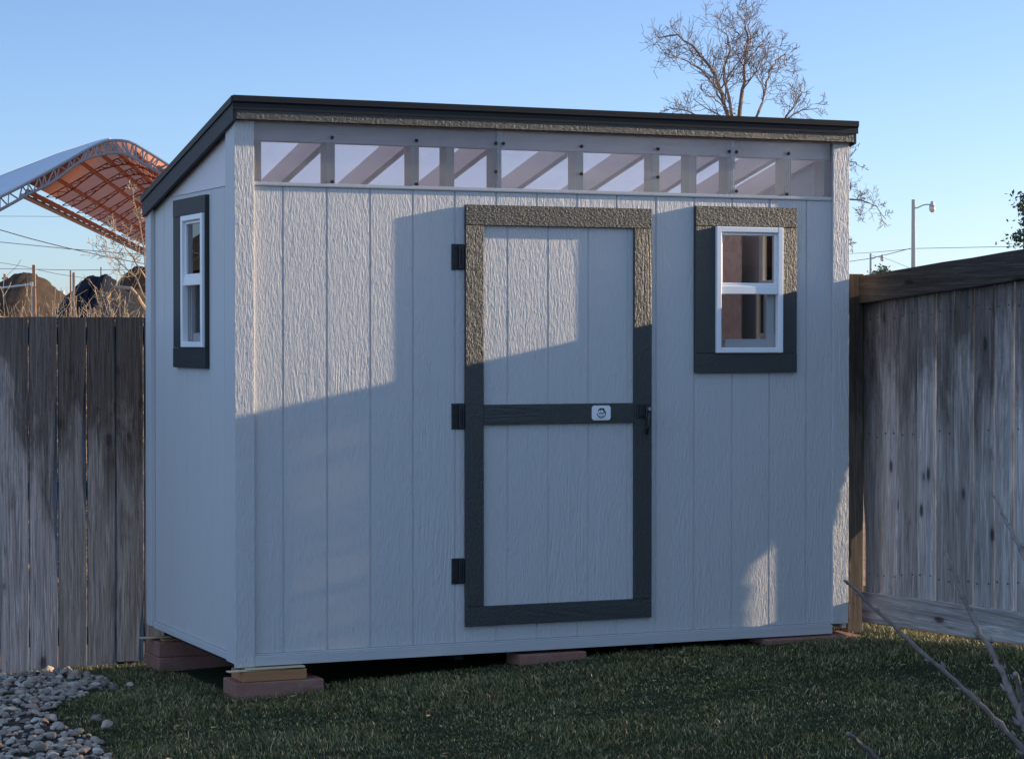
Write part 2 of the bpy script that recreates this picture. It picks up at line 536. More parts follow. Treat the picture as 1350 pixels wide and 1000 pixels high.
xs = np.unique(np.concatenate([[-1500, -700, -300, -140, -70, -40, -25, -16, -11, -8], np.arange(-6, 9.01, 0.15), [10, 12, 16, 25, 40, 70, 140, 300, 700, 1500]]))
ys = np.unique(np.concatenate([[-300, -140, -70, -40, -28, -20, -16, -13], np.arange(-11, 5.01, 0.15), [6, 7, 9, 12, 16, 25, 40, 70, 140, 300, 700, 1500, 3000]]))
XX, YY = np.meshgrid(xs, ys)
V = np.stack([XX.ravel(), YY.ravel(), gz(XX, YY).ravel()], 1)
nx, ny = len(xs), len(ys)
I = np.arange(nx * ny).reshape(ny, nx)
F = np.stack([I[:-1, :-1].ravel(), I[:-1, 1:].ravel(), I[1:, 1:].ravel(), I[1:, :-1].ravel()], 1)
cx_ = V[F].mean(1)
yard = (cx_[:, 0] > -6) & (cx_[:, 0] < 5.6) & (cx_[:, 1] < 1.9) & (cx_[:, 1] > -13)
g_ = fast_mesh('ground', V, F, [M['field'], M['lawn']], yard.astype(int), True)
tag(g_, kind='structure')

# stone bed outline (ground plan), under the left fence
BED = [(-6, 1.86)] + [(at(u, w, 1).x, at(u, w, 1).y) for u, w in []]


def ground_hit(u, w):
    d = at(u, w, 1.0) - CAM
    t = 10.0
    for _ in range(30):
        p = CAM + d * t
        t += (G(p.x, p.y) - p.z) / d.z
    p = CAM + d * t
    return (p.x, p.y)


edge_px = [(150, 1010), (132, 975), (76, 958), (66, 938), (90, 925), (138, 910), (150, 903)]
BED = [ground_hit(*p) for p in edge_px]
BED = [(BED[0][0] - 0.45, BED[0][1] - 1.6)] + BED + [(BED[-1][0], 1.87), (-6, 1.87), (-6, BED[0][1] - 1.6)]


def inside(poly, X, Y):
    X = np.asarray(X); Y = np.asarray(Y)
    r = np.zeros(X.shape, bool)
    n = len(poly)
    for i in range(n):
        x0, y0 = poly[i]; x1, y1 = poly[(i + 1) % n]
        if y0 == y1: continue
        c = ((y0 > Y) != (y1 > Y)) & (X < (x1 - x0) * (Y - y0) / (y1 - y0) + x0)
        r ^= c
    return r


mb = MB()
n_ = len(BED)
vb = []
bx = [p[0] for p in BED]; by = [p[1] for p in BED]
# bed sheet: a fine grid clipped to the outline, 6 mm above the ground
gx = np.arange(-6, 0.4, 0.06); gy = np.arange(min(by), 1.87, 0.06)
for i in range(len(gx) - 1):
    for j in range(len(gy) - 1):
        xm, ym = gx[i] + 0.03, gy[j] + 0.03
        if inside(BED, np.array([xm]), np.array([ym]))[0]:
            q = [(gx[i], gy[j]), (gx[i + 1], gy[j]), (gx[i + 1], gy[j + 1]), (gx[i], gy[j + 1])]
            mb.add([(a_, b_, G(a_, b_) + 0.006) for a_, b_ in q], [(0, 1, 2, 3)])
o = obj('soil_bed', mb, M['bed'], fixn=False)
tag(o, kind='structure')

# ------------------------------------------------------------ grass
m = NT('grass_blade', 0.6, 0.25)
ge = m.n('ShaderNodeNewGeometry')
col = m.ramp(ge.outputs['Random Per Island'], [(0.0, (0.050, 0.056, 0.022)), (0.45, (0.098, 0.110, 0.042)), (0.70, (0.145, 0.148, 0.062)), (0.84, (0.24, 0.19, 0.09)), (1.0, (0.50, 0.40, 0.24))])
pn = m.noise(m.coord((1, 1, 0)), 1.6, 4, 0.6)
col = m.mix(m.ramp(pn, [(0.35, 0.0), (0.65, 0.7)]), col, m.mix(1.0, col, (1.22, 1.10, 0.85), 'MULTIPLY'))
pn2 = m.noise(m.coord((1, 1, 0)), 4.5, 3, 0.6)
col = m.mix(m.ramp(pn2, [(0.30, 0.75), (0.5, 0.0)]), col, m.mix(1.0, col, (0.45, 0.55, 0.5), 'MULTIPLY'))
m.base(col)
M['grass'] = m.mat


def vnoise(x, y, s, seed=0):
    """cheap smooth value noise in numpy"""
    r = np.random.default_rng(seed).random((64, 64))
    x = x * s + 500; y = y * s + 500
    xi = np.floor(x).astype(int); yi = np.floor(y).astype(int)
    fx = x - xi; fy = y - yi
    fx = fx * fx * (3 - 2 * fx); fy = fy * fy * (3 - 2 * fy)
    g = lambda a_, b_: r[a_ % 64, b_ % 64]
    return (g(xi, yi) * (1 - fx) + g(xi + 1, yi) * fx) * (1 - fy) + (g(xi, yi + 1) * (1 - fx) + g(xi + 1, yi + 1) * fx) * fy


def make_grass():
    N = 480000
    x = rng.uniform(-3.2, 4.3, N); y = rng.uniform(-4.2, 1.85, N)
    keep = ~inside(BED, x + rng.normal(0, 0.03, N), y + rng.normal(0, 0.03, N))
    # bare and short under the shed
    under = (x > 0.02) & (x < 3.0) & (y > 0.05) & (y < 1.5)
    keep &= ~under
    keep &= ~((x > 3.275) & (x < 3.85) & (rng.random(N) < 0.8))
    keep &= ~((np.abs(x - 3.26) < 0.012) | ((np.abs(x - 3.2) < 0.05) & (np.abs(y - 0.165) < 0.05)))
    pn = vnoise(x, y, 2.3, 3) * 0.6 + vnoise(x, y, 7.0, 5) * 0.4
    keep &= rng.random(N) < (0.55 + 0.9 * pn)
    # thin spot at the bed's edge
    x, y, pn = x[keep], y[keep], pn[keep]
    n = len(x)
    z = gz(x, y) - 0.003
    h = (0.007 + 0.030 * pn ** 1.4) * rng.uniform(0.6, 1.35, n)
    h *= np.where(rng.random(n) < 0.03, 1.7, 1.0)
    h *= 1 + 0.8 * np.exp(-np.abs(y - 1.86) / 0.05) * rng.random(n) + 0.5 * np.exp(-np.abs(x - 3.22) / 0.04) * rng.random(n)
    near = np.exp(-np.abs(y - 0.03) / 0.06) * (x < 3.1) * (x > -0.1)
    h *= 1 + 0.5 * near * rng.random(n)
    wdt = rng.uniform(0.0010, 0.0022, n)
    an = rng.uniform(0, 2 * np.pi, n)
    lean = rng.uniform(0.2, 1.15, n)
    la = vnoise(x, y, 2.5, 9) * 6 + rng.normal(0, 1.6, n)
    dx, dy = np.cos(la) * lean * h, np.sin(la) * lean * h
    ax, ay = np.cos(an) * wdt, np.sin(an) * wdt
    P = np.zeros((n, 5, 3))
    P[:, 0] = np.stack([x - ax, y - ay, z], 1)
    P[:, 1] = np.stack([x + ax, y + ay, z], 1)
    P[:, 2] = np.stack([x + dx * 0.4 + ax * 0.8, y + dy * 0.4 + ay * 0.8, z + h * 0.62], 1)
    P[:, 3] = np.stack([x + dx * 0.4 - ax * 0.8, y + dy * 0.4 - ay * 0.8, z + h * 0.62], 1)
    P[:, 4] = np.stack([x + dx, y + dy, z + h * (1.05 - 0.25 * lean)], 1)
    b_ = (np.arange(n) * 5)[:, None]
    F = np.concatenate([b_ + [0, 1, 2], b_ + [0, 2, 3], b_ + [3, 2, 4]], 1).reshape(-1, 3)
    o = fast_mesh('grass', P.reshape(-1, 3), F, [M['grass']])
    tag(o, kind='stuff')


make_grass()

# a few dead leaves lying on the lawn
m = NT('dead_leaf', 0.8, 0.2)
ge = m.n('ShaderNodeNewGeometry')
m.base(m.ramp(ge.outputs['Random Per Island'], [(0.0, (0.16, 0.09, 0.045)), (0.6, (0.30, 0.19, 0.10)), (1.0, (0.42, 0.31, 0.19))]))
M['dead_leaf'] = m.mat
rl = random.Random(77)
LP = []
for k in range(70):
    x, y = rl.uniform(-1.6, 3.1), rl.uniform(-3.4, -0.15)
    if not inside(BED, np.array([x]), np.array([y]))[0]: LP.append((x, y))
mb = MB()
for x, y in LP:
    a_ = rl.uniform(0, 6.28); L_ = rl.uniform(0.012, 0.028); w_ = L_ * rl.uniform(.35, .6)
    c_, s_ = math.cos(a_), math.sin(a_)
    z = G(x, y) + rl.uniform(0.012, 0.022)
    pts_ = []
    for (u_, v_, q_) in ((-1, 0, .1), (-.4, -1, .3), (.4, -.8, .35), (1, 0, .0), (.4, .8, .35), (-.4, 1, .3), (0, 0, 0)):
        pts_.append((x + c_ * u_ * L_ - s_ * v_ * w_, y + s_ * u_ * L_ + c_ * v_ * w_, z + q_ * w_ * rl.uniform(.5, 1.6)))
    mb.add(pts_, [(6, i, (i + 1) % 6) for i in range(6)])
o = obj('leaves', mb, M['dead_leaf'], fixn=False)
tag(o, kind='stuff')

# ------------------------------------------------------------ river stones in the bed
m = NT('river_stone', 0.8, 0.2)
oi = m.n('ShaderNodeObjectInfo')
ge = m.n('ShaderNodeNewGeometry')
rnd_ = m.math('FRACT', m.math('ADD', oi.outputs['Random'], ge.outputs['Random Per Island']))
col = m.ramp(rnd_, [(0.0, (0.17, 0.14, 0.11)), (0.3, (0.38, 0.32, 0.25)), (0.5, (0.26, 0.20, 0.15)), (0.65, (0.54, 0.47, 0.38)), (0.85, (0.38, 0.24, 0.17)), (1.0, (0.62, 0.56, 0.48))])
sn = m.noise(m.coord(rnd=5), 28, 6, 0.7)
col = m.mix(m.ramp(sn, [(0.35, 0.0), (0.7, 0.5)]), col, (0.13, 0.12, 0.12))
m.base(col)
m.normal(m.bump(sn, 0.5, 0.004))
M['stone'] = m.mat


def stone_mesh(seed):
    r = random.Random(seed)
    bm = bmesh.new()
    bmesh.ops.create_icosphere(bm, subdivisions=3, radius=1.0)
    planes = [(Vector((r.gauss(0, 1), r.gauss(0, 1), r.gauss(0, 1))).normalized(), r.uniform(0.62, 0.86)) for _ in range(9)]
    sx, sy, sz = 1.0, r.uniform(0.62, 0.85), r.uniform(0.38, 0.6)
    ph = [r.uniform(0, 6.3) for _ in range(6)]
    for v in bm.verts:
        c = v.co
        k = 1 + 0.13 * math.sin(2.1 * c.x + ph[0]) + 0.11 * math.sin(2.7 * c.y + ph[1]) + 0.10 * math.sin(3.1 * c.z + ph[2]) + 0.06 * math.sin(5 * c.x + 4 * c.y + ph[3])
        for pn_, pd_ in planes:
            q_ = c.dot(pn_) - pd_
            if q_ > 0: c = c - pn_ * q_ * 0.8
        v.co = Vector((c.x * k * sx, c.y * k * sy, c.z * k * sz))
    me = bpy.data.meshes.new('stone')
    bm.to_mesh(me); bm.free()
    me.polygons.foreach_set('use_smooth', [True] * len(me.polygons))
    me.materials.append(M['stone'])
    return me


def to_px(x, y, z):
    d = Vector((x, y, z)) - CAM
    q = d.dot(_f)
    return 675 + FPX * d.dot(_r) / q, 500 - FPX * d.dot(_u) / q


stone_protos = [stone_mesh(s) for s in range(9)]
r_ = random.Random(5)
placed = []
cells = {}
tries = 0
while tries < 16000 and len(placed) < 2400:
    tries += 1
    x = r_.uniform(-2.4, 0.2); y = r_.uniform(-2.0, 1.84)
    if not inside(BED, np.array([x]), np.array([y]))[0]: continue
    s = r_.choice([0.012, 0.015, 0.018, 0.022, 0.028]) * r_.uniform(0.85, 1.2)
    ok = True
    kx, ky = int(x / 0.1), int(y / 0.1)
    for a_ in (-1, 0, 1):
        for b_ in (-1, 0, 1):
            for (px, py, ps) in cells.get((kx + a_, ky + b_), []):
                if (px - x) ** 2 + (py - y) ** 2 < (0.66 * (s + ps)) ** 2:
                    ok = False
    if not ok: continue
    placed.append((x, y, s)); cells.setdefault((kx, ky), []).append((x, y, s))
for u, w, s in [(150, 912, 0.03), (139, 965, 0.035), (128, 955, 0.03), (172, 906, 0.022)]:
    x, y = ground_hit(u, w); placed.append((x, y, s))
vis = []
for (x, y, s) in placed:
    u, w = to_px(x, y, G(x, y) + s * 0.4)
    if -30 < u < 1360 and w < 1015:
        vis.append((x, y, s))
vis.sort(key=lambda p: -p[2])
lone = {placed[-1]: 'small flat stone lying alone in the grass near the back left corner of the shed', placed[-4]: 'flat pale stone at the tip of the stone bed beside the left fence', placed[-3]: 'largest rounded stone at the grass edge of the lower bed corner', placed[-2]: 'grey stone on the grass edge just left of the largest edge stone'}
vis = [p for p in vis if p in lone] + [p for p in vis if p not in lone]
vset = set(vis[:290])
rest = [p for p in placed if p not in vset]
for k, (x, y, s) in enumerate(vis[:290]):
    o = bpy.data.objects.new('river_stone', stone_protos[k % 9])
    S.collection.objects.link(o)
    o.location = (x, y, G(x, y) + 0.006 + s * 0.30 + (r_.random() ** 2) * s * 0.6)
    o.scale = (s, s, s)
    o.rotation_euler = (r_.uniform(-.35, .35), r_.uniform(-.35, .35), r_.uniform(0, 6.28))
    tag(o, lone.get((x, y, s), 'rounded grey river stone lying in the stone bed along the left wooden fence'), 'stone', 'river stones in the bed by the fence')
Vs, Fs = [], []
off = 0
pv = [np.array([v.co[:] for v in me.vertices]) for me in stone_protos]
pf = [np.array([p.vertices[:] for p in me.polygons]) for me in stone_protos]
extra = []
for _ in range(2600):
    x = r_.uniform(-2.4, 0.2); y = r_.uniform(-2.0, 1.84)
    if inside(BED, np.array([x]), np.array([y]))[0]: extra.append((x, y, r_.uniform(0.008, 0.018)))
for k, (x, y, s) in enumerate(rest + extra):
    an = r_.uniform(0, 6.28)
    R = np.array(Matrix.Rotation(an, 3, 'Z') @ Matrix.Rotation(r_.uniform(-.3, .3), 3, 'X'))
    Vs.append(pv[k % 9] * s @ R.T + [x, y, G(x, y) + 0.006 + s * 0.25])
    Fs.append(pf[k % 9] + off); off += len(pv[k % 9])
o = fast_mesh('gravel', np.concatenate(Vs), np.concatenate(Fs), [M['stone']], None, True)
tag(o, kind='stuff')

# ------------------------------------------------------------ the shed
Wd, Dp = 3.05, 1.4992
GR = 0.2032
shed = thing('garden_shed', (1.5, 0.75, -0.001), 'pale grey painted wooden garden shed with dark trim and sloping roof standing on the lawn', 'shed')


def rooftop(y):    # top of the roof deck along y
    return 2.466 - 0.2222 * (y + 0.057)


def siding(mb, P, s0, s1, z0, z1, grooves, gd=0.0045, gw=0.0045, th=0.012):
    """vertical siding strip: P(s, depth, z) -> world; grooves run up it"""
    prof = [(s0, 0.0)]
    for g in grooves:
        if s0 + gw * 1.5 < g < s1 - gw * 1.5:
            prof += [(g - gw, 0.0), (g - gw * 0.75, gd), (g + gw * 0.75, gd), (g + gw, 0.0)]
    prof.append((s1, 0.0))
    zs = [z0, z1] if not callable(z1) else None
    n = len(prof)
    top = (lambda s: z1(s)) if callable(z1) else (lambda s: z1)
    vs = [P(s, d, z0) for s, d in prof] + [P(s, d, top(s)) for s, d in prof]
    fs = [(i, i + 1, n + i + 1, n + i) for i in range(n - 1)]
    b0 = len(vs)
    vs += [P(s0, th, z0), P(s1, th, z0), P(s1, th, top(s1)), P(s0, th, top(s0))]
    fs += [(b0, b0 + 3, b0 + 2, b0 + 1), (0, n, b0 + 3, b0), (n - 1, b0 + 1, b0 + 2, 2 * n - 1)]
    fs.append(tuple(range(n)) + (b0 + 1, b0))
    fs.append(tuple(range(n, 2 * n)) + (b0 + 2, b0 + 3))
    mb.add(vs, fs)


front = lambda s, d, z: (s, d, z)
fg = [GR * i for i in range(1, 15)]
mb = MB()
WX0, WX1, WZ0, WZ1 = 2.345, 2.695, 1.367, 1.955        # window hole
siding(mb, front, 0.0, WX0, 0.052, 2.095, fg)
siding(mb, front, WX0, WX1, 0.052, WZ0, fg)
siding(mb, front, WX0, WX1, WZ1, 2.095, fg)
siding(mb, front, WX1, Wd, 0.052, 2.095, fg)
obj('front_wall', mb, M['siding'], shed, shed, fixn=True)

side = lambda s, d, z: (d, s, z)
sg = [0.214 + GR * i for i in range(0, 7)]
SY0, SY1, SZ0, SZ1 = 0.470, 0.815, 1.395, 1.993
mb = MB()
siding(mb, side, 0.0, SY0, 0.046, 2.103, sg, 0.0016, 0.003)
siding(mb, side, SY0, SY1, 0.046, SZ0, sg, 0.0016, 0.003)
siding(mb, side, SY0, SY1, SZ1, 2.103, sg, 0.0016, 0.003)
siding(mb, side, SY1, Dp, 0.046, 2.103, sg, 0.0016, 0.003)
obj('side_wall', mb, M['side_siding'], shed, shed)
mb = MB()
mb.prism([(0.0, 2.1075), (Dp - 0.02, 2.1075), (Dp - 0.02, rooftop(Dp) - 0.022), (0.0, rooftop(0) - 0.022)], 0, 0.003, 0.014)
M['gable'] = embossed_paint('pale_gable_paint', (0.66, 0.61, 0.60), 0.0003)
obj('gable_panel', mb, M['gable'], shed, shed)
mb = MB()
mb.bbox(-0.004, 0.008, 0.125, Dp - 0.05, 2.1035, 2.1068, 0.001)
obj('joint_flashing', mb, M['trim_side'], shed, shed)
mb = MB()
mb.box(0.012, Wd - 0.012, Dp - 0.012, Dp, 0.05, rooftop(Dp) - 0.02)
obj('rear_wall', mb, M['side_siding'], shed, shed)
mb = MB()
mb.box(Wd - 0.012, Wd, 0, 0.47, 0.05, 2.05); mb.box(Wd - 0.012, Wd, 0.81, Dp, 0.05, 2.05)
mb.box(Wd - 0.012, Wd, 0.4705, 0.8095, 0.05, 1.395); mb.box(Wd - 0.012, Wd, 0.4705, 0.8095, 1.993, 2.05)
mb.prism([(0.0, 2.0505), (Dp, 2.0505), (Dp, rooftop(Dp) - 0.02), (0.0, rooftop(0) - 0.02)], 0, Wd - 0.012, Wd)
obj('right_wall', mb, M['side_siding'], shed, shed)
# floor and inner faces
mb = MB()
mb.box(0.012, Wd - 0.012, 0.02, Dp - 0.02, 0.055, 0.075)
obj('floor_deck', mb, M['osb'], shed, shed)
mb = MB()
mb.box(0.105, 0.112, 0.10, SY0, 0.08, 2.30); mb.box(0.105, 0.112, SY1, Dp - 0.1, 0.08, 2.10)
mb.box(0.105, 0.112, SY0, SY1, 0.08, SZ0); mb.box(0.105, 0.112, SY0, SY1, SZ1, 2.15)
mb.box(Wd - 0.112, Wd - 0.105, 0.10, 0.46, 0.08, 2.12); mb.box(Wd - 0.112, Wd - 0.105, 0.82, Dp - 0.1, 0.08, 2.12); mb.box(Wd - 0.112, Wd - 0.105, 0.461, 0.819, 0.08, 1.40)
mb.box(0.105, Wd - 0.105, Dp - 0.11, Dp - 0.102, 0.08, 2.05)
obj('inner_lining', mb, M['osb'], shed, shed)

# corner boards
mb = MB(); mb.bbox(-0.0226, 0.0665, -0.020, -0.0005, -0.004, 2.376, 0.0015)
obj('corner_trim', mb, M['trim'], shed, shed)
mb = MB(); mb.bbox(2.9835, 3.0737, -0.020, -0.0005, 0.045, 2.376, 0.0015)
obj('corner_trim', mb, M['trim'], shed, shed)
mb = MB(); mb.bbox(-0.0205, -0.0005, 0.0, 0.126, 0.010, 2.37, 0.0015)
obj('corner_trim', mb, M['trim_side'], shed, shed)
mb = MB(); mb.bbox(-0.0226, -0.0005, 1.405, 1.505, 0.020, 2.06, 0.0015)
obj('corner_trim', mb, M['trim_side'], shed, shed)
mb = MB(); mb.bbox(3.0505, 3.072, 0.0, 0.10, 0.02, 2.36, 0.0015)
obj('corner_trim', mb, M['trim_side'], shed, shed)
# skirt board under the siding
mb = MB(); mb.bbox(0.0675, 2.982, -0.024, 0.010, -0.001, 0.043, 0.0015)
mb.bbox(0.0675, 2.982, -0.008, 0.010, 0.0435, 0.0505, 0.001)
obj('skirt_board', mb, M['skirt'], shed, shed)
mb = MB(); mb.bbox(-0.012, 0.010, 0.128, 1.403, 0.012, 0.044, 0.0015)
obj('skirt_board', mb, M['trim_side'], shed, shed)
# floor joists below the deck
mb = MB()
for k in range(4): mb.box(0.06 + k * 0.97, 0.10 + k * 0.97, 0.03, Dp - 0.02, -0.03, 0.05)
mb.box(0.06, 2.99, Dp - 0.06, Dp - 0.02, -0.04, 0.054)
obj('floor_frame', mb, M['roof_edge'], shed, shed)

# wall framing seen through the clear strip
studs = [0.43, 0.829, 1.232, 1.644, 2.039, 2.439, 2.749]
for x in studs + [1.00, 2.235, 0.09, 2.965]:
    mb = MB(); mb.box(x - 0.019, x + 0.019, 0.0135, 0.10, 2.115, 2.295)
    obj('stud', mb, M['stud'], shed, shed)
mb = MB(); mb.box(0.068, 2.982, 0.0135, 0.098, 2.296, 2.333); mb.box(0.068, 2.982, 0.0135, 0.098, 2.3335, 2.372)
obj('top_plate', mb, M['plate'], shed, shed)
mb = MB(); mb.box(0.02, 3.03, 0.0135, 0.10, 2.072, 2.113)
obj('sill_plate', mb, M['stud'], shed, shed)
for x in studs + [0.06, 2.99]:
    mb = MB()
    mb.prism([(0.1005, rooftop(0.1) - 0.105), (Dp - 0.03, rooftop(Dp) - 0.100), (Dp - 0.03, rooftop(Dp) - 0.002), (0.1005, rooftop(0.1) - 0.002)], 0, x + 0.02, x + 0.058)
    obj('rafter', mb, M['rafter'], shed, shed)

# ribbed clear panels
def ribbed(x0, x1, z0, z1, y, pitch=0.0105, amp=0.0008, th=0.0025):
    n = int((x1 - x0) / pitch * 6)
    vs, fs = [], []
    for i in range(n + 1):
        x = x0 + (x1 - x0) * i / n
        d = y - amp * abs(math.sin(math.pi * x / pitch)) * 1.6
        vs += [(x, d, z0), (x, d, z1), (x, d + th, z0), (x, d + th, z1)]
    for i in range(n):
        a_ = i * 4; b_ = a_ + 4
        fs += [(a_, b_, b_ + 1, a_ + 1), (a_ + 2, a_ + 3, b_ + 3, b_ + 2)]
    mb = MB(); mb.add(vs, fs)
    return mb


for i, (x0, x1, yy) in enumerate([(0.069, 1.245, -0.001), (1.221, 2.452, -0.0045), (2.428, 2.981, -0.001)]):
    pp = obj('clear_panel', ribbed(x0, x1, 2.106, 2.374, yy), M['poly'], shed, shed, fixn=False)
    for (x, z) in [(0.43, 2.317), (0.829, 2.317), (0.43, 2.122), (0.829, 2.122), (1.216, 2.317), (1.251, 2.317), (1.216, 2.188), (1.644, 2.317), (2.039, 2.317), (1.644, 2.19), (2.039, 2.185), (2.419, 2.317), (2.459, 2.317), (2.459, 2.13), (2.742, 2.317), (2.735, 2.122)]:
        if x0 - 0.006 <= x < (x1 if i < 2 else 9) - (0.02 if i < 2 else 0):
            if i and x < x0 + 0.006: continue
            mb = MB()
            mb.cyl((x, yy - 0.0025, z), (0, -1, 0), 0.0085, 0.003, 12)
            mb.cyl((x, yy - 0.0055, z), (0, -1, 0), 0.0045, 0.005, 6)
            obj('screw', mb, M['black_metal'], pp, shed)
mb = MB(); mb.bbox(0.068, 2.982, -0.007, 0.011, 2.0965, 2.1052, 0.001); mb.bbox(0.068, 2.982, -0.0085, -0.0072, 2.1010, 2.114, 0.0005)
obj('flashing_strip', mb, M['trim_side'], shed, shed)

# roof: covering, edge metal, rake boards and front fascia
y0, y1 = -0.064, 1.505
vs = [(-0.041, y0, rooftop(y0) + 0.005), (3.094, y0, rooftop(y0) + 0.005), (3.094, y1, rooftop(y1) + 0.005), (-0.041, y1, rooftop(y1) + 0.005)]
roof = MB(); roof.add(vs, [(0, 1, 2, 3)])
roof_o = obj('roof', roof, M['opal'], shed, shed)
mb = MB()
t = rooftop(-0.06)
# gutter-like drip edge along the front: slopes out at the foot
mb.prism([(-0.0565, 2.420), (-0.0605, 2.420), (-0.0605, 2.447), (-0.0640, 2.453), (-0.0680, 2.455), (-0.0685, rooftop(-0.068) + 0.0125), (-0.0600, rooftop(-0.06) + 0.0105), (-0.0575, 2.458), (-0.0565, 2.458)], 0, -0.043, 3.098)
obj('drip_edge', mb, M['roof_edge'], roof_o, shed)
mb = MB()
mb.prism([(-0.055, rooftop(-0.055) - 0.018), (1.505, rooftop(1.505) - 0.018), (1.505, rooftop(1.505) + 0.0115), (-0.059, rooftop(-0.059) + 0.0125)], 0, -0.047, -0.0415)
obj('drip_edge', mb, M['roof_edge'], roof_o, shed)
mb = MB(); mb.bbox(-0.0245, 3.0775, -0.056, -0.0205, 2.378, 2.455, 0.002)
obj('fascia_board', mb, M['dark_h'], shed, shed)
mb = MB()
mb.prism([(-0.054, 2.372), (1.497, rooftop(1.497) - 0.094), (1.497, rooftop(1.497) - 0.0005), (-0.054, rooftop(-0.054) - 0.0005)], 0, -0.040, -0.025)
obj('rake_board', mb, M['dark_side'], shed, shed)
mb = MB()
mb.prism([(-0.0200, 2.378), (1.49, rooftop(1.49) - 0.075), (1.49, rooftop(1.49) - 0.002), (-0.0200, rooftop(-0.020) - 0.002)], 0, -0.0245, -0.0005)
obj('rake_filler', mb, M['dark_side'], shed, shed)
mb = MB()
mb.prism([(-0.056, 2.372), (1.497, rooftop(1.497) - 0.094), (1.497, rooftop(1.497) - 0.0005), (-0.056, rooftop(-0.056) - 0.0005)], 0, 3.0785, 3.090)
obj('rake_board', mb, M['dark_side'], shed, shed)
mb = MB(); mb.box(-0.0, 3.05, -0.0005, 0.012, 2.3755, 2.450)
mb.box(0.0, 3.05, 0.0125, 0.10, 2.3725, 2.422)
obj('header_strip', mb, M['plate'], shed, shed)

# door
door = MB()
siding(door, lambda s, d, z: (s, d - 0.0033, z), 1.068, 1.995, 0.132, 2.028, [1.2735, 1.4767, 1.680, 1.8832], th=0.003)
door_o = obj('door', door, M['siding'], shed, shed)
yf, yb = -0.0223, -0.0036
def trimb(name, x0, x1, z0, z1, mat, parent, root=shed, y=yf):
    mb = MB(); mb.bbox(x0, x1, y, yb, z0, z1, 0.0018)
    return obj(name, mb, mat, parent, root)
trimb('door_trim', 1.0607, 2.0019, 1.9435, 2.0355, M['dark_h'], door_o)
trimb('door_trim', 1.0607, 2.0019, 0.1243, 0.2135, M['dark_h'], door_o)
trimb('door_trim', 1.0607, 1.1495, 0.2145, 1.9425, M['dark_v'], door_o)
trimb('door_trim', 1.9115, 2.0019, 0.2145, 1.9425, M['dark_v'], door_o)
trimb('door_trim', 1.1505, 1.9105, 1.0383, 1.1295, M['dark_h'], door_o)
for z in (1.7985, 1.078, 0.3765):
    mb = MB()
    mb.bbox(0.9985, 1.0590, -0.006, -0.0005, z - 0.0585, z + 0.0585, 0.0015)
    mb.bbox(1.030, 1.058, -0.0165, -0.0105, z - 0.055, z + 0.055, 0.002)
    h = obj('hinge', mb, M['black_metal'], door_o, shed)
    mb = MB(); mb.cyl((1.0435, -0.0175, z - 0.032), (0, 0, 1), 0.0035, 0.064, 10)
    obj('hinge_pin', mb, M['vinyl_dull'] if 'vinyl_dull' in M else M['roof_edge'], h, shed)
    mb = MB()
    for dz in (-0.04, 0, 0.04): mb.cyl((1.012, -0.006, z + dz), (0, -1, 0), 0.005, 0.0015, 10)
    obj('screw', mb, M['roof_edge'], h, shed)
# T-shaped turn latch with hanging lever
mb = MB()
mb.bbox(1.922, 1.992, -0.032, -0.0228, 1.060, 1.124, 0.002)
mb.bbox(1.962, 1.986, -0.042, -0.0325, 1.055, 1.118, 0.004)
mb.bbox(1.934, 1.960, -0.036, -0.0325, 1.068, 1.116, 0.002)
lt = obj('latch', mb, M['black_metal'], door_o, shed)
mb = MB(); mb.tube([(1.974, -0.047, 1.085), (1.973, -0.052, 1.055), (1.969, -0.050, 1.020), (1.964, -0.044, 0.982)], [0.009, 0.0105, 0.009, 0.007], 8)
obj('lever', mb, M['black_metal'], lt, shed, True)
mb = MB(); mb.cyl((1.976, -0.042, 1.102), (0, -1, 0), 0.0085, 0.009, 14)
M['steel'] = plain('steel', (0.55, 0.55, 0.56), 0.3, 0.5, 0.9)
obj('lock_cylinder', mb, M['steel'], lt, shed)
# maker's plate with notched corners and a small emblem
pl = MB()
px0, px1, pz0, pz1, c_ = 1.690, 1.786, 1.0515, 1.1195, 0.009
pl.prism([(px0 + c_, pz0), (px1 - c_, pz0), (px1 - c_ * .5, pz0 + c_ * .5), (px1, pz0 + c_), (px1, pz1 - c_), (px1 - c_ * .5, pz1 - c_ * .5), (px1 - c_, pz1), (px0 + c_, pz1), (px0 + c_ * .5, pz1 - c_ * .5), (px0, pz1 - c_), (px0, pz0 + c_), (px0 + c_ * .5, pz0 + c_ * .5)], 1, -0.0255, -0.0228)
plo = obj('maker_plate', pl, M['vinyl'], door_o, shed)
M['ink_dark'] = plain('emblem_charcoal', (0.03, 0.032, 0.035), 0.6)
M['ink_red'] = plain('emblem_rust', (0.16, 0.04, 0.035), 0.6)
M['ink_grey'] = plain('emblem_grey', (0.28, 0.30, 0.33), 0.6)
def stroke(pts, w, mat, yq=-0.0262):
    mb = MB()
    n = len(pts)
    L, Rr = [], []
    for i, p in enumerate(pts):
        q0 = Vector(pts[max(i - 1, 0)]); q1 = Vector(pts[min(i + 1, n - 1)])
        t_ = (q1 - q0).normalized(); nrm_ = Vector((-t_.y, t_.x))
        ww = w[i] if hasattr(w, '__len__') else w
        L.append((p[0] + nrm_.x * ww, p[1] + nrm_.y * ww)); Rr.append((p[0] - nrm_.x * ww, p[1] - nrm_.y * ww))
    for i in range(n - 1):
        mb.prism([L[i], L[i + 1], Rr[i + 1], Rr[i]], 1, yq, -0.0256)
    return mb
ex, ez = 1.738, 1.084
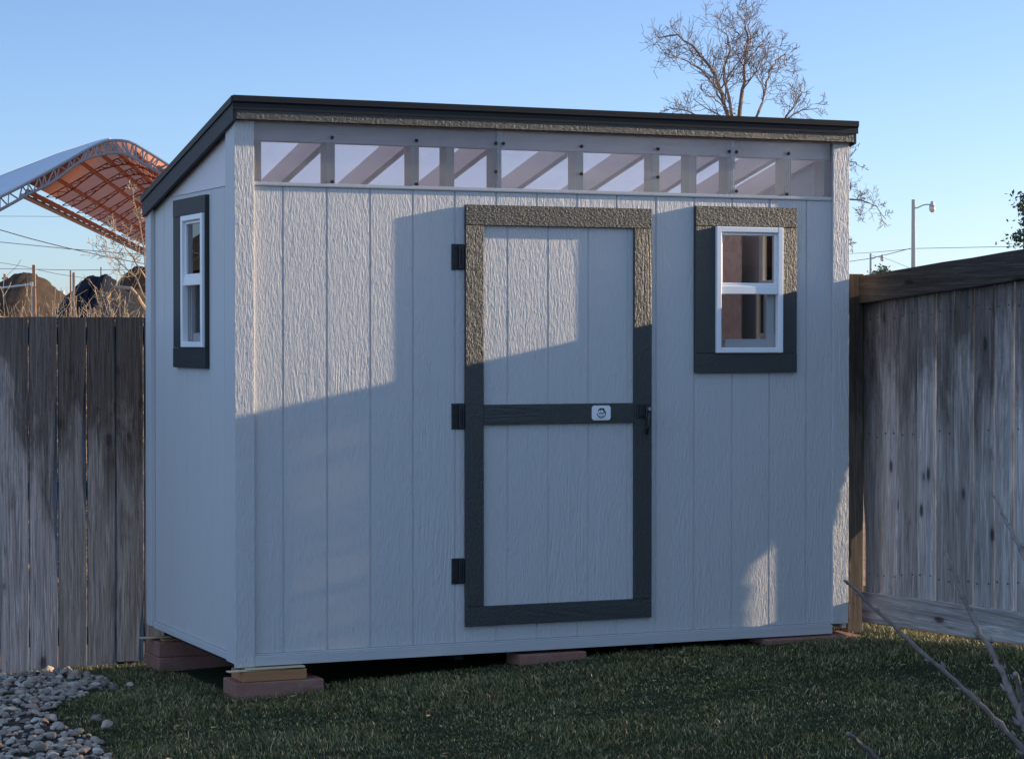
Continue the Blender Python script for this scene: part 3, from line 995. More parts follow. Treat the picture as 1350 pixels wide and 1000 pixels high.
def arc(cx, cz, rx, rz, a0, a1, n=14): return [(cx + rx * math.cos(rad(a0 + (a1 - a0) * i / n)), cz + rz * math.sin(rad(a0 + (a1 - a0) * i / n))) for i in range(n + 1)]
em = stroke(arc(ex, ez - 0.004, 0.021, 0.017, 165, 390), 0.0017, None)
em2 = stroke(arc(ex + 0.004, ez + 0.012, 0.012, 0.009, 20, 160), 0.0028, None)
for q in (em2,):
    em.add(q.v, q.f)
q = stroke([(ex + 0.004, ez + 0.020), (ex + 0.011, ez + 0.012), (ex + 0.019, ez + 0.006), (ex + 0.022, ez - 0.002)], [0.002, 0.003, 0.004, 0.002], None)
em.add(q.v, q.f)
obj('emblem', em, M['ink_dark'], plo, shed)
obj('emblem', stroke([(ex - 0.018, ez + 0.006), (ex - 0.010, ez + 0.018), (ex - 0.004, ez + 0.022), (ex - 0.001, ez + 0.010)], [0.001, 0.0035, 0.0035, 0.001], None), M['ink_red'], plo, shed)
em = stroke([(ex - 0.016, ez - 0.004), (ex - 0.006, ez + 0.001), (ex + 0.006, ez - 0.002), (ex + 0.016, ez + 0.003)], [0.002, 0.005, 0.005, 0.002], None)
for q in (stroke([(ex - 0.014, ez - 0.012), (ex, ez - 0.016), (ex + 0.014, ez - 0.011)], 0.0022, None), stroke([(ex - 0.034, ez - 0.025), (ex + 0.034, ez - 0.025)], 0.0007, None)):
    em.add(q.v, q.f)
obj('emblem', em, M['ink_grey'], plo, shed)


# windows
def build_window(P, s0, s1, z0, z1, fs0, fs1, fz0, fz1, mv, mh, side_w0, side_w1, flip, lower_boards=True, ledge=0.0):
    """P(s, out, z): out grows away from the wall. Dark trim boards, white frame, two panes."""
    def bx(mb, a0, a1, o0, o1, c0, c1, b=0.0018):
        p, q = P(a0, o0, c0), P(a1, o1, c1)
        mb.bbox(min(p[0], q[0]), max(p[0], q[0]), min(p[1], q[1]), max(p[1], q[1]), c0, c1, b)
    fw = 0.026
    mb = MB()
    bx(mb, fs0, fs0 + fw, -0.010, 0.034, fz0, fz1, 0.003)
    bx(mb, fs1 - fw, fs1, -0.010, 0.034, fz0, fz1, 0.003)
    bx(mb, fs0 + fw + .0002, fs1 - fw - .0002, -0.010, 0.0335, fz1 - fw, fz1 - .0004, 0.003)
    bx(mb, fs0 + fw + .0002, fs1 - fw - .0002, -0.010, 0.0335, fz0 + .0004, fz0 + fw, 0.003)
    win = obj('window', mb, M['vinyl'], shed, shed)
    th = 0.021
    for (a0, a1, c0, c1, mt, tt) in ((s0, s1, fz1 + 0.001, z1, mh, th), (s0, s1, z0, fz0 - 0.001, mh, th + 0.001), (s0, fs0 - 0.001, fz0, fz1, mv, th - 0.001), (fs1 + 0.001, s1, fz0, fz1, mv, th - 0.001)):
        mb = MB(); bx(mb, a0, a1, 0.0006, tt, c0, c1)
        obj('window_trim', mb, mt, win, shed)
    zm = fz0 + (fz1 - fz0) * 0.50
    i0, i1 = fs0 + fw, fs1 - fw
    mb = MB()
    bx(mb, i0 + .0005, i1 - .0005, -0.008, 0.026, zm - 0.020, zm + 0.020, 0.003)
    bx(mb, i0 + .0005, i1 - .0005, -0.008, 0.020, zm + 0.0205, zm + 0.034, 0.002)
    obj('meeting_rail', mb, M['vinyl'], win, shed)
    sw = 0.014
    # upper sash
    mb = MB()
    bx(mb, i0 + .0005, i0 + sw, -0.008, 0.018, zm + 0.0345, fz1 - fw - .0005, 0.002)
    bx(mb, i1 - sw, i1 - .0005, -0.008, 0.018, zm + 0.0345, fz1 - fw - .0005, 0.002)
    bx(mb, i0 + sw + .0002, i1 - sw - .0002, -0.008, 0.0175, fz1 - fw - sw, fz1 - fw - .0005, 0.002)
    sa = obj('sash', mb, M['vinyl'], win, shed)
    mb = MB(); p, q = P(i0 + sw - .002, 0.004, 0), P(i1 - sw + .002, 0.007, 0)
    mb.box(min(p[0], q[0]), max(p[0], q[0]), min(p[1], q[1]), max(p[1], q[1]), zm + 0.033, fz1 - fw - sw + .002)
    obj('pane', mb, M['glass'], win, shed, fixn=True)
    # lower sash sits deeper, behind a screen
    mb = MB(); sw2 = 0.028
    zt, zb_ = zm - 0.0205, fz0 + fw + .0005
    bx(mb, i0 + .0005, i0 + sw2 * (0.45 if not flip else 1.5), -0.040, -0.0085, zb_, zt, 0.002)
    bx(mb, i1 - sw2 * (1.5 if not flip else 0.45), i1 - .0005, -0.040, -0.0085, zb_, zt, 0.002)
    bx(mb, i0 + sw2 * 1.5, i1 - sw2 * 1.5, -0.040, -0.009, zb_ + .0003, zb_ + 0.040, 0.002)
    obj('sash', mb, M['vinyl'], win, shed)
    mb = MB(); p, q = P(i0 + .008, -0.030, 0), P(i1 - .008, -0.027, 0)
    mb.box(min(p[0], q[0]), max(p[0], q[0]), min(p[1], q[1]), max(p[1], q[1]), zb_ + .02, zt - .002)
    obj('pane', mb, M['glass'], win, shed)
    mb = MB(); p, q = P(i0 + .0008, 0.0055, 0), P(i1 - .0008, 0.0060, 0)
    mb.box(min(p[0], q[0]), max(p[0], q[0]), min(p[1], q[1]), max(p[1], q[1]), zb_ + .0005, zt - .0005)
    obj('insect_screen', mb, M['screen'], win, shed)
    return win


w1 = build_window(lambda s, o_, z: (s, -o_, z), 2.2335, 2.7826, 1.2677, 2.0557, 2.339, 2.700, 1.361, 1.960, M['dark_v'], M['dark_h'], 0, 0, False)
w1['label'] = 'front window with white frame right of the door'
w2 = build_window(lambda s, o_, z: (-o_, s, z), 0.449, 0.998, 1.2943, 2.0812, 0.464, 0.821, 1.389, 1.999, M['dark_side'], M['dark_side'], 0, 0, True)
w3 = build_window(lambda s, o_, z: (Wd + o_, s, z), 0.449, 0.998, 1.2943, 2.0812, 0.464, 0.821, 1.389, 1.999, M['dark_side'], M['dark_side'], 0, 0, True)
w3['label'] = 'window on the wall facing the right fence'
w2['label'] = 'side window with white frame on the narrow left wall'

# ------------------------------------------------------------ blocks and shims under the shed
m = NT('red_paver', 0.9, 0.15)
n1 = m.noise(m.coord(rnd=4), 60, 6, 0.7); n2 = m.noise(m.coord(rnd=2), 9, 4)
c = m.mix(n2, (0.22, 0.10, 0.075), (0.33, 0.17, 0.13)); c = m.mix(m.ramp(n1, [(0.6, 0), (0.75, 0.6)]), c, (0.13, 0.07, 0.055))
n3 = m.noise(m.coord(rnd=8), 14, 6, 0.7); c = m.mix(m.ramp(n3, [(0.5, 0.0), (0.68, 0.55)]), c, (0.30, 0.24, 0.21))
m.base(c); m.normal(m.bump(m.math('ADD', n1, n3), 0.8, 0.006)); M['paver'] = m.mat
M['cedar'] = wood_int('cedar_block', (0.30, 0.13, 0.06), (0.46, 0.23, 0.11), 'x')
M['shim'] = wood_int('pine_shim', (0.50, 0.38, 0.22), (0.66, 0.54, 0.36), 'x')


def block(name, x0, x1, y0, y1, z0, z1, mat, label, cat, group=None, rz=0.0, b=0.004):
    mb = MB(); mb.bbox(x0, x1, y0, y1, z0, z1, b)
    c = ((x0 + x1) / 2, (y0 + y1) / 2, z0)
    o = single(name, mb, mat, c, label, cat, group)
    o.rotation_euler.z = rz
    return o


PG = 'red pavers under the shed'
block('paver', -0.030, 0.372, -0.060, 0.150, -0.160, -0.066, M['paver'], 'dusty red paver carrying the front left corner of the shed', 'paver', PG, rad(-2))
block('wood_block', 0.000, 0.295, -0.052, 0.120, -0.0655, -0.018, M['cedar'], 'reddish cedar block on the paver at the front left shed corner', 'wood block')
block('wood_shim', -0.065, 0.20, -0.050, -0.010, -0.0175, -0.0125, M['shim'], 'pale thin pine shim sticking out under the front left shed corner', 'shim', None, rad(5), 0.001)
block('wood_shim', 0.02, 0.285, -0.056, 0.09, -0.0120, -0.0060, M['shim'], 'pale wide shim board directly beneath the front left shed skirt', 'shim', None, 0, 0.001)
block('paver', -0.015, 0.385, 1.30, 1.545, -0.205, -0.125, M['paver'], 'lower dusty red paver of the stack under the back left corner of the shed', 'paver', PG)
block('paver', -0.012, 0.380, 1.31, 1.550, -0.1245, -0.052, M['paver'], 'upper dusty red paver of the stack under the back left corner of the shed', 'paver', PG)
block('wood_block', 0.020, 0.30, 1.34, 1.50, -0.0515, -0.0405, M['cedar'], 'thin cedar block between the paver stack and the back left shed corner', 'wood block')
block('wood_shim', -0.075, 0.10, 1.40, 1.45, -0.040, -0.035, M['shim'], 'pale shim sticking out above the paver stack at the back of the shed', 'shim', None, 0, 0.001)
block('paver', 1.32, 1.655, -0.045, 0.12, -0.090, -0.016, M['paver'], 'red paver half hidden in grass below the door', 'paver', PG)
block('paver', 2.60, 3.11, -0.075, 0.125, -0.050, -0.008, M['paver'], 'long flat red paver under the right front corner of the shed', 'paver', PG)

# ------------------------------------------------------------ fences
def picket(mb, axis, s0, s1, d0, d1, z0, z1, edge_fn=None, seed=0, b=0.0025):
    """board with slightly wandering edges; axis 'x' runs along x, 'y' along y"""
    r = random.Random(seed)
    n = 40
    L = []; R = []
    for i in range(n + 1):
        z = z0 + (z1 - z0) * i / n
        a_ = s0 + r.uniform(-1, 1) * 0.0011; c_ = s1 + r.uniform(-1, 1) * 0.0011
        if edge_fn: a_, c_ = edge_fn(a_, c_, z)
        L.append((a_, z)); R.append((c_, z))
    warp = [r.uniform(-1, 1) * 0.002 for _ in range(3)]
    vs = []
    for i in range(n + 1):
        t_ = i / n
        wv = warp[0] * math.sin(t_ * 3) + warp[1] * math.cos(t_ * 5)
        for (s, d) in ((L[i][0] + b * .6, d0 + wv), (R[i][0] - b * .6, d0 + wv), (R[i][0], d0 + b + wv), (R[i][0], d1 + wv), (L[i][0], d1 + wv), (L[i][0], d0 + b + wv)):
            vs.append((s, d, L[i][1]) if axis == 'x' else (d, s, L[i][1]))
    fs = []
    for i in range(n):
        for k in range(6):
            k2 = (k + 1) % 6
            fs.append((i * 6 + k, i * 6 + k2, (i + 1) * 6 + k2, (i + 1) * 6 + k))
    fs += [tuple(range(6))[::-1], tuple(n * 6 + k for k in range(6))]
    mb.add(vs, fs)


lf = thing('wooden_fence', (-2.0, 1.9, G(-2, 1.9)), 'weathered grey board fence with dark mildew behind the shed on the left', 'fence')
FY = 1.90
pitch = 0.1473
k = 0
r_ = random.Random(3)
for i in range(-34, 34):
    gx0 = 0.070 + i * pitch
    gap = r_.choice([0.004, 0.006, 0.008, 0.010])
    x0, x1 = gx0 + gap / 2, gx0 + pitch - r_.choice([0.0015, 0.003, 0.0042])
    zt = 1.537 + r_.uniform(-1, 1) * 0.003
    mb = MB()
    picket(mb, 'x', x0, x1, FY + r_.uniform(0, 0.002), FY + 0.017, G(x0, FY) - 0.0 + r_.uniform(0, .02), zt, None, i + 100)
    if x0 > 3.1: continue
    obj('board', mb, M['fence_l'], lf, lf)
for z in (1.40, 0.62, -0.12):
    mb = MB(); mb.bbox(-4.9, 3.2, FY + 0.0195, FY + 0.058, z, z + 0.088, 0.002)
    obj('rail', mb, M['rail_back'], lf, lf)
for x in (-4.9, -2.5, -0.06, 2.4):
    mb = MB(); mb.bbox(x, x + 0.089, FY + 0.0185 + 0.04, FY + 0.15, G(x, 2) - 0.1, 1.50, 0.004)
    obj('fence_post', mb, M['post'], lf, lf)

rf = thing('wooden_fence', (3.25, -2.0, G(3.2, -2)), 'weathered fence with dark top rail and kickboard coming forward from the right shed corner', 'fence')
FX = 3.25


def fz(y):      # level line of the right fence relative to its corner
    return 0.0645 * (0.13 - y) if y > -4 else 0.0645 * 4.13


mb = MB(); mb.bbox(3.155, 3.245, 0.12, 0.21, G(3.2, .1) - 0.1, 1.748, 0.004)
obj('fence_post', mb, M['post'], rf, rf)
edges = [0.109, -0.031, -0.183, -0.345, -0.502, -0.655, -0.815, -0.975, -1.128]
while edges[-1] > -9.5: edges.append(edges[-1] - 0.152)
r_ = random.Random(8)
for i in range(len(edges) - 1):
    ya, yb_ = edges[i + 1], edges[i]
    gp = 0.0022 if i in (1, 2) else r_.choice([0.008, 0.010, 0.012, 0.014])
    ymid = (ya + yb_) / 2
    zt = 1.612 + fz(ymid) + 0.03
    zb_ = 0.05 + fz(ymid)
    if i == 0:
        # last board by the post: its edge tapers away towards the foot
        fn = lambda a_, c_, z: (a_, c_ - 0.052 * max(0.0, min(1.0, (0.95 - z) / 0.5)))
        y_lo, y_hi = ya + 0.001, 0.165
    elif i == 1:
        fn = lambda a_, c_, z: (a_, c_ - 0.0005 - 0.0060 * max(0.0, min(1.0, (0.92 - z) / 0.34)) - 0.0095 * max(0.0, min(1.0, (0.56 - z) / 0.07)))
        y_lo, y_hi = ya + gp / 2, yb_
    else:
        fn = None
        y_lo, y_hi = ya + gp / 2, yb_ - gp / 2
    mb = MB(); picket(mb, 'y', y_lo, y_hi, FX + r_.uniform(0, .003), FX + 0.019, zb_, zt, fn, i, 0.004)
    obj('board', mb, M['fence_r'], rf, rf)
for j in range(4):
    ya, yb_ = 0.115 - 2.42 * (j + 1), 0.115 - 2.42 * j - 0.003
    for (nm, za, zb_, mat, xx, th) in (('top_rail', 1.600, 1.7365, M['rail_dark'], FX - 0.0395, 0.038), ('kickboard', 0.028, 0.178, M['kick'], FX - 0.0195, 0.018)):
        za0, zb0 = za, zb_
        fq = fz if nm == 'top_rail' else (lambda y: 0.030 * (0.13 - y))
        mb = MB()
        n = 10
        vs = []
        rr = random.Random(j * 7 + 1)
        for i in range(n + 1):
            y = yb_ + (ya - yb_) * i / n
            w0, w1 = rr.uniform(-1, 1) * 0.002, rr.uniform(-1, 1) * 0.002
            f_ = fq(y)
            bb = 0.004
            prof = [(xx, za0 + f_ + w0 + bb), (xx + bb, za0 + f_ + w0), (xx + th, za0 + f_ + w0), (xx + th, zb0 + f_ + w1), (xx + bb, zb0 + f_ + w1), (xx, zb0 + f_ + w1 - bb)]
            vs += [(p[0], y, p[1]) for p in prof]
        fs = [(i * 6 + k, i * 6 + (k + 1) % 6, (i + 1) * 6 + (k + 1) % 6, (i + 1) * 6 + k) for i in range(n) for k in range(6)]
        fs += [tuple(range(6)), tuple(n * 6 + k for k in range(6))]
        mb.add(vs, fs)
        obj(nm, mb, mat, rf, rf)
M['rust'] = plain('rusty_nail', (0.06, 0.035, 0.028), 0.8)
mb = MB(); r2 = random.Random(4)
for i in range(24):
    ya, yb_ = edges[i + 1], edges[i]
    for zz in (0.27, 0.95, 1.52):
        for yy in (ya + 0.035, yb_ - 0.035):
            z_ = zz + fz(yy) * 0.8 + r2.uniform(-.012, .012)
            mb.cyl((FX + 0.001, yy + r2.uniform(-.006, .006), z_), (-1, 0, 0), 0.0042, 0.0022, 8)
tag(obj('nail_heads', mb, M['rust'], rf, rf), kind='stuff')
for y in (-2.31, -4.73, -7.15):
    mb = MB(); mb.bbox(FX + 0.0225, FX + 0.112, y - 0.045, y + 0.045, G(3.3, y) - 0.1, 1.62 + fz(y), 0.004)
    obj('fence_post', mb, M['post'], rf, rf)

# ------------------------------------------------------------ bare trees, shrubs and twigs
def bark(name, c0, c1, sc=40):
    m = NT(name, 0.85, 0.15)
    n = m.noise(m.coord(), sc, 5, 0.65)
    m.base(m.mix(n, c0, c1)); m.normal(m.bump(n, 0.5, 0.003))
    return m.mat


M['bark'] = bark('tree_bark', (0.13, 0.095, 0.078), (0.27, 0.20, 0.165), 12)
M['twig_tan'] = bark('dry_twig', (0.24, 0.17, 0.11), (0.44, 0.33, 0.23), 20)
M['twig_brown'] = bark('brown_twig', (0.12, 0.085, 0.065), (0.26, 0.19, 0.145), 20)
M['sapling'] = bark('sapling_bark', (0.035, 0.02, 0.018), (0.36, 0.30, 0.27), 45)


def grow(mb, p, d, length, r0, depth, R, up=0.15, wob=0.22, nseg=5, spread=(28, 62), kids=(3, 5), shrink=0.62, rmin=0.0035, droop=0.0):
    pts = [p.copy()]; rs = [r0]
    d = d.normalized()
    step = length / nseg
    for i in range(nseg):
        d = (d + Vector((R.gauss(0, wob), R.gauss(0, wob), R.gauss(0, wob) + up - droop))).normalized()
        p = p + d * step
        pts.append(p.copy())
        rs.append(max(rmin, r0 * (1 - 0.72 * (i + 1) / nseg)))
    mb.tube(pts, rs, 5 if r0 > 0.02 else 3, False)
    if depth <= 0: return
    nk = R.randint(*kids)
    for j in range(nk):
        t_ = 0.2 + 0.8 * (j + R.random()) / nk
        i = min(nseg - 1, int(t_ * nseg))
        q = pts[i].lerp(pts[i + 1], t_ * nseg - i if t_ < 1 else 1)
        tang = (pts[i + 1] - pts[i]).normalized()
        ax = tang.cross(Vector((R.gauss(0, 1), R.gauss(0, 1), R.gauss(0, 1)))).normalized()
        nd = Matrix.Rotation(rad(R.uniform(*spread)), 3, ax) @ tang
        grow(mb, q, nd, length * shrink * R.uniform(0.7, 1.15), max(rmin, rs[i] * 0.62), depth - 1, R, up, wob, max(3, nseg - 1), spread, kids, shrink, rmin, droop)


def guided(mb, pix, Z, r0, r1, R, depth=2, tw=0.7, n_tw=9, zj=0.5, rmin=0.004, up=0.1, start=0.0, sides=6):
    """limb through photo points at real distance Z (depth wanders), with side branches"""
    pts = []
    z = Z
    for i in range(len(pix) - 1):
        for k in range(4):
            t_ = k / 4
            z += R.gauss(0, zj * 0.12)
            pts.append(at(pix[i][0] * (1 - t_) + pix[i + 1][0] * t_ + R.gauss(0, 1.0), pix[i][1] * (1 - t_) + pix[i + 1][1] * t_, z))
    pts.append(at(*pix[-1], z))
    n = len(pts)
    rs = [r0 + (r1 - r0) * i / (n - 1) for i in range(n)]
    mb.tube(pts, rs, sides, False)
    for j in range(n_tw):
        t_ = start + (1 - start) * (j + R.random()) / n_tw
        i = min(n - 2, int(t_ * (n - 1)))
        tang = (pts[i + 1] - pts[i]).normalized()
        ax = tang.cross(Vector((R.gauss(0, 1), R.gauss(0, 1), R.gauss(0, 1)))).normalized()
        nd = Matrix.Rotation(rad(R.uniform(30, 65)), 3, ax) @ tang
        grow(mb, pts[i].copy(), nd, tw * R.uniform(0.55, 1.2) * (1.15 - 0.55 * t_), max(rmin, rs[i] * 0.5), depth, R, up, 0.2, 5, (28, 62), (3, 5), 0.6, rmin)


# large bare tree behind the shed
R = random.Random(21)
ZT = 30.0
tb = at(985, 300, ZT); tb.z = G(tb.x, tb.y)
tree = thing('bare_tree', tb, 'bare leafless tree with fine twigs rising behind the shed roof', 'tree')
mb = MB()
mb.tube([tb, tb + Vector((0.03, 0, 1.0)), at(982, 330, ZT), at(985, 270, ZT)], [0.11, 0.09, 0.075, 0.06], 9, True)
obj('trunk', mb, M['bark'], tree, tree, True)
mb = MB()
K = dict(R=R, depth=2, rmin=0.0027)
guided(mb, [(985, 275), (975, 215), (962, 160), (950, 118), (938, 92), (915, 62), (893, 46), (868, 50)], ZT, 0.0385, 0.0060, tw=0.62, n_tw=17, start=0.3, **K)
guided(mb, [(962, 160), (948, 125), (925, 92), (900, 78), (876, 70)], ZT + .3, 0.0165, 0.0048, tw=0.45, n_tw=9, start=0.2, **K)
guided(mb, [(985, 272), (982, 210), (968, 160), (958, 120), (955, 90), (963, 62), (958, 45), (948, 38)], ZT - .2, 0.0303, 0.0048, tw=0.52, n_tw=12, start=0.35, **K)
guided(mb, [(985, 270), (974, 160), (978, 118), (983, 80), (986, 52), (982, 30), (972, 16)], ZT + .1, 0.0330, 0.0048, tw=0.5, n_tw=14, start=0.3, **K)
guided(mb, [(983, 80), (990, 55), (988, 28), (990, 14)], ZT + .4, 0.0121, 0.0036, tw=0.38, n_tw=8, **K)
guided(mb, [(983, 85), (1000, 62), (1012, 58)], ZT - .4, 0.0099, 0.0036, tw=0.35, n_tw=6, **K)
guided(mb, [(987, 272), (993, 190), (998, 155), (1008, 122), (1014, 95), (1024, 80), (1034, 70), (1036, 88)], ZT - .6, 0.0248, 0.0036, tw=0.45, n_tw=11, start=0.35, **K)
guided(mb, [(1008, 122), (1000, 102), (990, 95)], ZT - .6, 0.0088, 0.0030, tw=0.4, n_tw=6, **K)
guided(mb, [(987, 275), (1010, 200), (1035, 158), (1048, 138), (1056, 122), (1055, 115)], ZT + .5, 0.0220, 0.0036, tw=0.38, n_tw=9, start=0.5, **K)
guided(mb, [(1035, 158), (1058, 145), (1080, 143)], ZT + .5, 0.0099, 0.0030, tw=0.32, n_tw=7, **K)
guided(mb, [(980, 275), (955, 200), (930, 160), (905, 146), (882, 142)], ZT + .2, 0.0193, 0.0036, tw=0.36, n_tw=8, start=0.5, **K)
guided(mb, [(968, 150), (950, 138), (940, 128), (930, 126)], ZT + .2, 0.0099, 0.0030, tw=0.32, n_tw=6, **K)
guided(mb, [(988, 290), (1050, 235), (1095, 210), (1128, 214), (1133, 219)], ZT - .3, 0.0193, 0.0036, tw=0.25, n_tw=5, start=0.6, **K)
guided(mb, [(988, 300), (1060, 275), (1110, 262), (1136, 264), (1155, 272), (1168, 289)], ZT + .3, 0.0193, 0.0036, tw=0.30, n_tw=9, start=0.5, **K)
guided(mb, [(1095, 290), (1115, 262), (1122, 246)], ZT + .3, 0.0110, 0.0036, tw=0.25, n_tw=4, start=0.4, **K)
guided(mb, [(988, 310), (1080, 325), (1118, 320), (1124, 326)], ZT, 0.0165, 0.0036, tw=0.2, n_tw=3, start=0.6, **K)
obj('crown', mb, M['bark'], tree, tree, fixn=False)

# scrub behind the left fence
def shrub(name, px, Z, n, h, label, cat, mat, seed, sp=0.5, wob=0.2, droop=0.0, depth=3, r0=0.012, up=0.12, width=0.3, rmin=0.0028, group=None):
    R = random.Random(seed)
    b = at(px, 446, Z); b.z = G(b.x, b.y)
    t_ = thing(name, b, label, cat, group)
    mb = MB()
    for k in range(n):
        a_ = R.uniform(0, 6.28)
        d = Vector((math.cos(a_) * sp, math.sin(a_) * sp, 1))
        p = b + Vector((R.uniform(-width, width), R.uniform(-width, width), -0.02))
        grow(mb, p, d, h * R.uniform(0.78, 1.0), r0, depth, R, up, wob, 6, (20, 55), (4, 6), 0.5, rmin, droop)
    obj('branches', mb, mat, t_, t_, fixn=False)
    return t_


shrub('dry_shrub', 98, 17.0, 50, 1.50, 'pale dry twiggy shrub behind the left fence beside the split post', 'shrub', M['twig_tan'], 4, 0.20, 0.11, width=0.28, r0=0.007, rmin=0.0017)
shrub('dry_shrub', 136, 17.5, 75, 1.36, 'low sunlit dry scrub between the split post and the tangled bush', 'shrub', M['twig_tan'], 9, 0.20, 0.11, width=0.60, r0=0.007, rmin=0.0017)
shrub('dry_shrub', 64, 18.0, 16, 1.34, 'low sparse scrub just right of the orange post', 'shrub', M['twig_tan'], 12, 0.2, 0.11, width=0.35, r0=0.006, rmin=0.0017)
tg = shrub('tangled_bush', 188, 15.0, 18, 1.42, 'tangled brown leafless bush with arching branches at the left wall of the shed', 'bush', M['twig_brown'], 15, 0.50, 0.26, 0.18, 3, 0.012, width=0.40, rmin=0.0024)
mb = MB(); R = random.Random(33)
K = dict(R=R, depth=2, rmin=0.0016)
guided(mb, [(205, 420), (195, 370), (175, 340), (158, 315), (146, 303)], 15.0, 0.007, 0.002, tw=0.16, n_tw=7, start=0.4, **K)
guided(mb, [(205, 420), (192, 350), (184, 300), (176, 262), (172, 240)], 15.2, 0.007, 0.002, tw=0.12, n_tw=7, start=0.4, **K)
guided(mb, [(200, 410), (180, 366), (160, 348), (148, 336)], 14.8, 0.006, 0.002, tw=0.2, n_tw=7, start=0.4, **K)
guided(mb, [(200, 418), (172, 380), (150, 378), (141, 392), (144, 410)], 14.8, 0.014, 0.006, tw=0.18, n_tw=5, start=0.4, **K)
obj('branches', mb, M['twig_tan'], tg, tg, fixn=False)

# tree and brown house beyond the left fence, seen mirrored in the side window
R = random.Random(5)
b = Vector((-6.2, 15.0, G(-6.2, 15)))
t2 = thing('bare_tree', b, 'bare branching tree mirrored in the glass of the side window', 'tree')
mb = MB(); mb.tube([b, b + Vector((0.1, 0, 1.1)), b + Vector((0.0, 0.1, 1.9))], [0.16, 0.13, 0.12], 9)
obj('trunk', mb, M['bark'], t2, t2, True)
mb = MB()
for k in range(8):
    a_ = k * 0.8 + R.random()
    grow(mb, b + Vector((0, 0, 1.2 + 0.1 * k)), Vector((math.cos(a_), math.sin(a_), 0.9)), 2.6, 0.06, 3, R, 0.08, 0.2, 6, (25, 60), (4, 5), 0.6, 0.006)
obj('crown', mb, M['bark'], t2, t2, fixn=False)
M['brown_wall'] = plain('brown_stucco', (0.30, 0.20, 0.14), 0.9, 0.1, nb=0.01, nscale=8)
hx, hy = -15.0, 34.0
hs = thing('brown_house', (hx, hy, G(hx, hy)), 'brown gabled house mirrored in the glass of the side window', 'house')
z0 = G(hx, hy) - 0.1
mb = MB(); mb.prism([(hx - 4, z0), (hx + 4, z0), (hx + 4, 3.0), (hx, 5.6), (hx - 4, 3.0)], 1, hy, hy + 8)
obj('wall', mb, M['brown_wall'], hs, hs)
mb = MB(); mb.prism([(hx - 4.4, 2.85), (hx - 4.4, 3.0), (hx, 5.85), (hx + 4.4, 3.0), (hx + 4.4, 2.85), (hx, 5.62)], 1, hy - 0.3, hy + 8.3)
obj('roof', mb, M['shingle'], hs, hs)
for xx in (-2.4, 1.2):
    mb = MB(); mb.box(hx + xx, hx + xx + 1.2, hy - 0.04, hy - 0.004, 1.0, 2.2)
    obj('window', mb, M['vinyl'], hs, hs)

hx, hy = 15.5, -17.0  # added house out of view, keeps sky reflection off the front window glass
hs = thing('brown_house', (hx, hy, G(hx, hy)), 'added unseen brown house beyond the right fence blocking sky reflection in the front window', 'house')
z0 = G(hx, hy) - 0.1
mb = MB(); mb.box(hx - 7, hx + 7, hy - 6, hy + 6, z0, 3.6)
obj('wall', mb, M['brown_wall'], hs, hs)
mb = MB(); mb.prism([(hy - 6.5, 3.5), (hy + 6.5, 3.5), (hy + 6.5, 3.65), (hy, 5.8), (hy - 6.5, 3.65)], 0, hx - 7.4, hx + 7.4)
obj('roof', mb, M['shingle'], hs, hs)
for yy in (-3.6, 1.8):
    mb = MB(); mb.box(hx - 7.05, hx - 7.004, hy + yy, hy + yy + 1.4, 1.0, 2.3)
    obj('window', mb, M['vinyl'], hs, hs)

# foreground sapling twigs, lower right
R = random.Random(2)
ZF = 6.0
fb = at(1480, 446, ZF); fb.z = G(fb.x, fb.y)
sap = thing('bare_sapling', fb, 'bare young fruit tree with knobby twigs reaching in from the lower right corner', 'sapling')


def twig(pix, Zs, w0, w1, buds=6, parent=sap, mat='sapling', seed=0):
    R = random.Random(seed)
    pts = []; n = len(pix); rs = []
    for i in range(n - 1):
        for k in range(5):
            t_ = k / 5
            Z = Zs[0] + (Zs[1] - Zs[0]) * (i + t_) / (n - 1)
            pts.append(at(pix[i][0] * (1 - t_) + pix[i + 1][0] * t_ + R.gauss(0, .8), pix[i][1] * (1 - t_) + pix[i + 1][1] * t_ + R.gauss(0, .8), Z))
    pts.append(at(*pix[-1], Zs[1]))
    m_ = len(pts)
    for i in range(m_):
        Z = Zs[0] + (Zs[1] - Zs[0]) * i / (m_ - 1)
        w = (w0 + (w1 - w0) * i / (m_ - 1)) * Z / FPX / 2
        k = 1.0 + (0.30 if i % 4 == 2 else 0) + R.uniform(-.08, .08)
        rs.append(w * k)
    rs[0] *= 1.35
    mb = MB(); mb.tube(pts, rs, 8)
    for j in range(buds):
        i = 1 + int((m_ - 2) * (j + 0.3) / buds)
        tang = (pts[i + 1] - pts[i]).normalized()
        s_ = 1 if j % 2 else -1
        sd_ = tang.cross(_f).normalized() * s_
        r = rs[i]
        mb.tube([pts[i] + sd_ * r * 0.3, pts[i] + sd_ * r * 1.2 - tang * r * 0.9, pts[i] + sd_ * r * 1.6 - tang * r * 2.5], [r * 0.8, r * 0.6, r * 0.12], 6)
    return obj('branch', mb, M[mat], parent, parent, True)


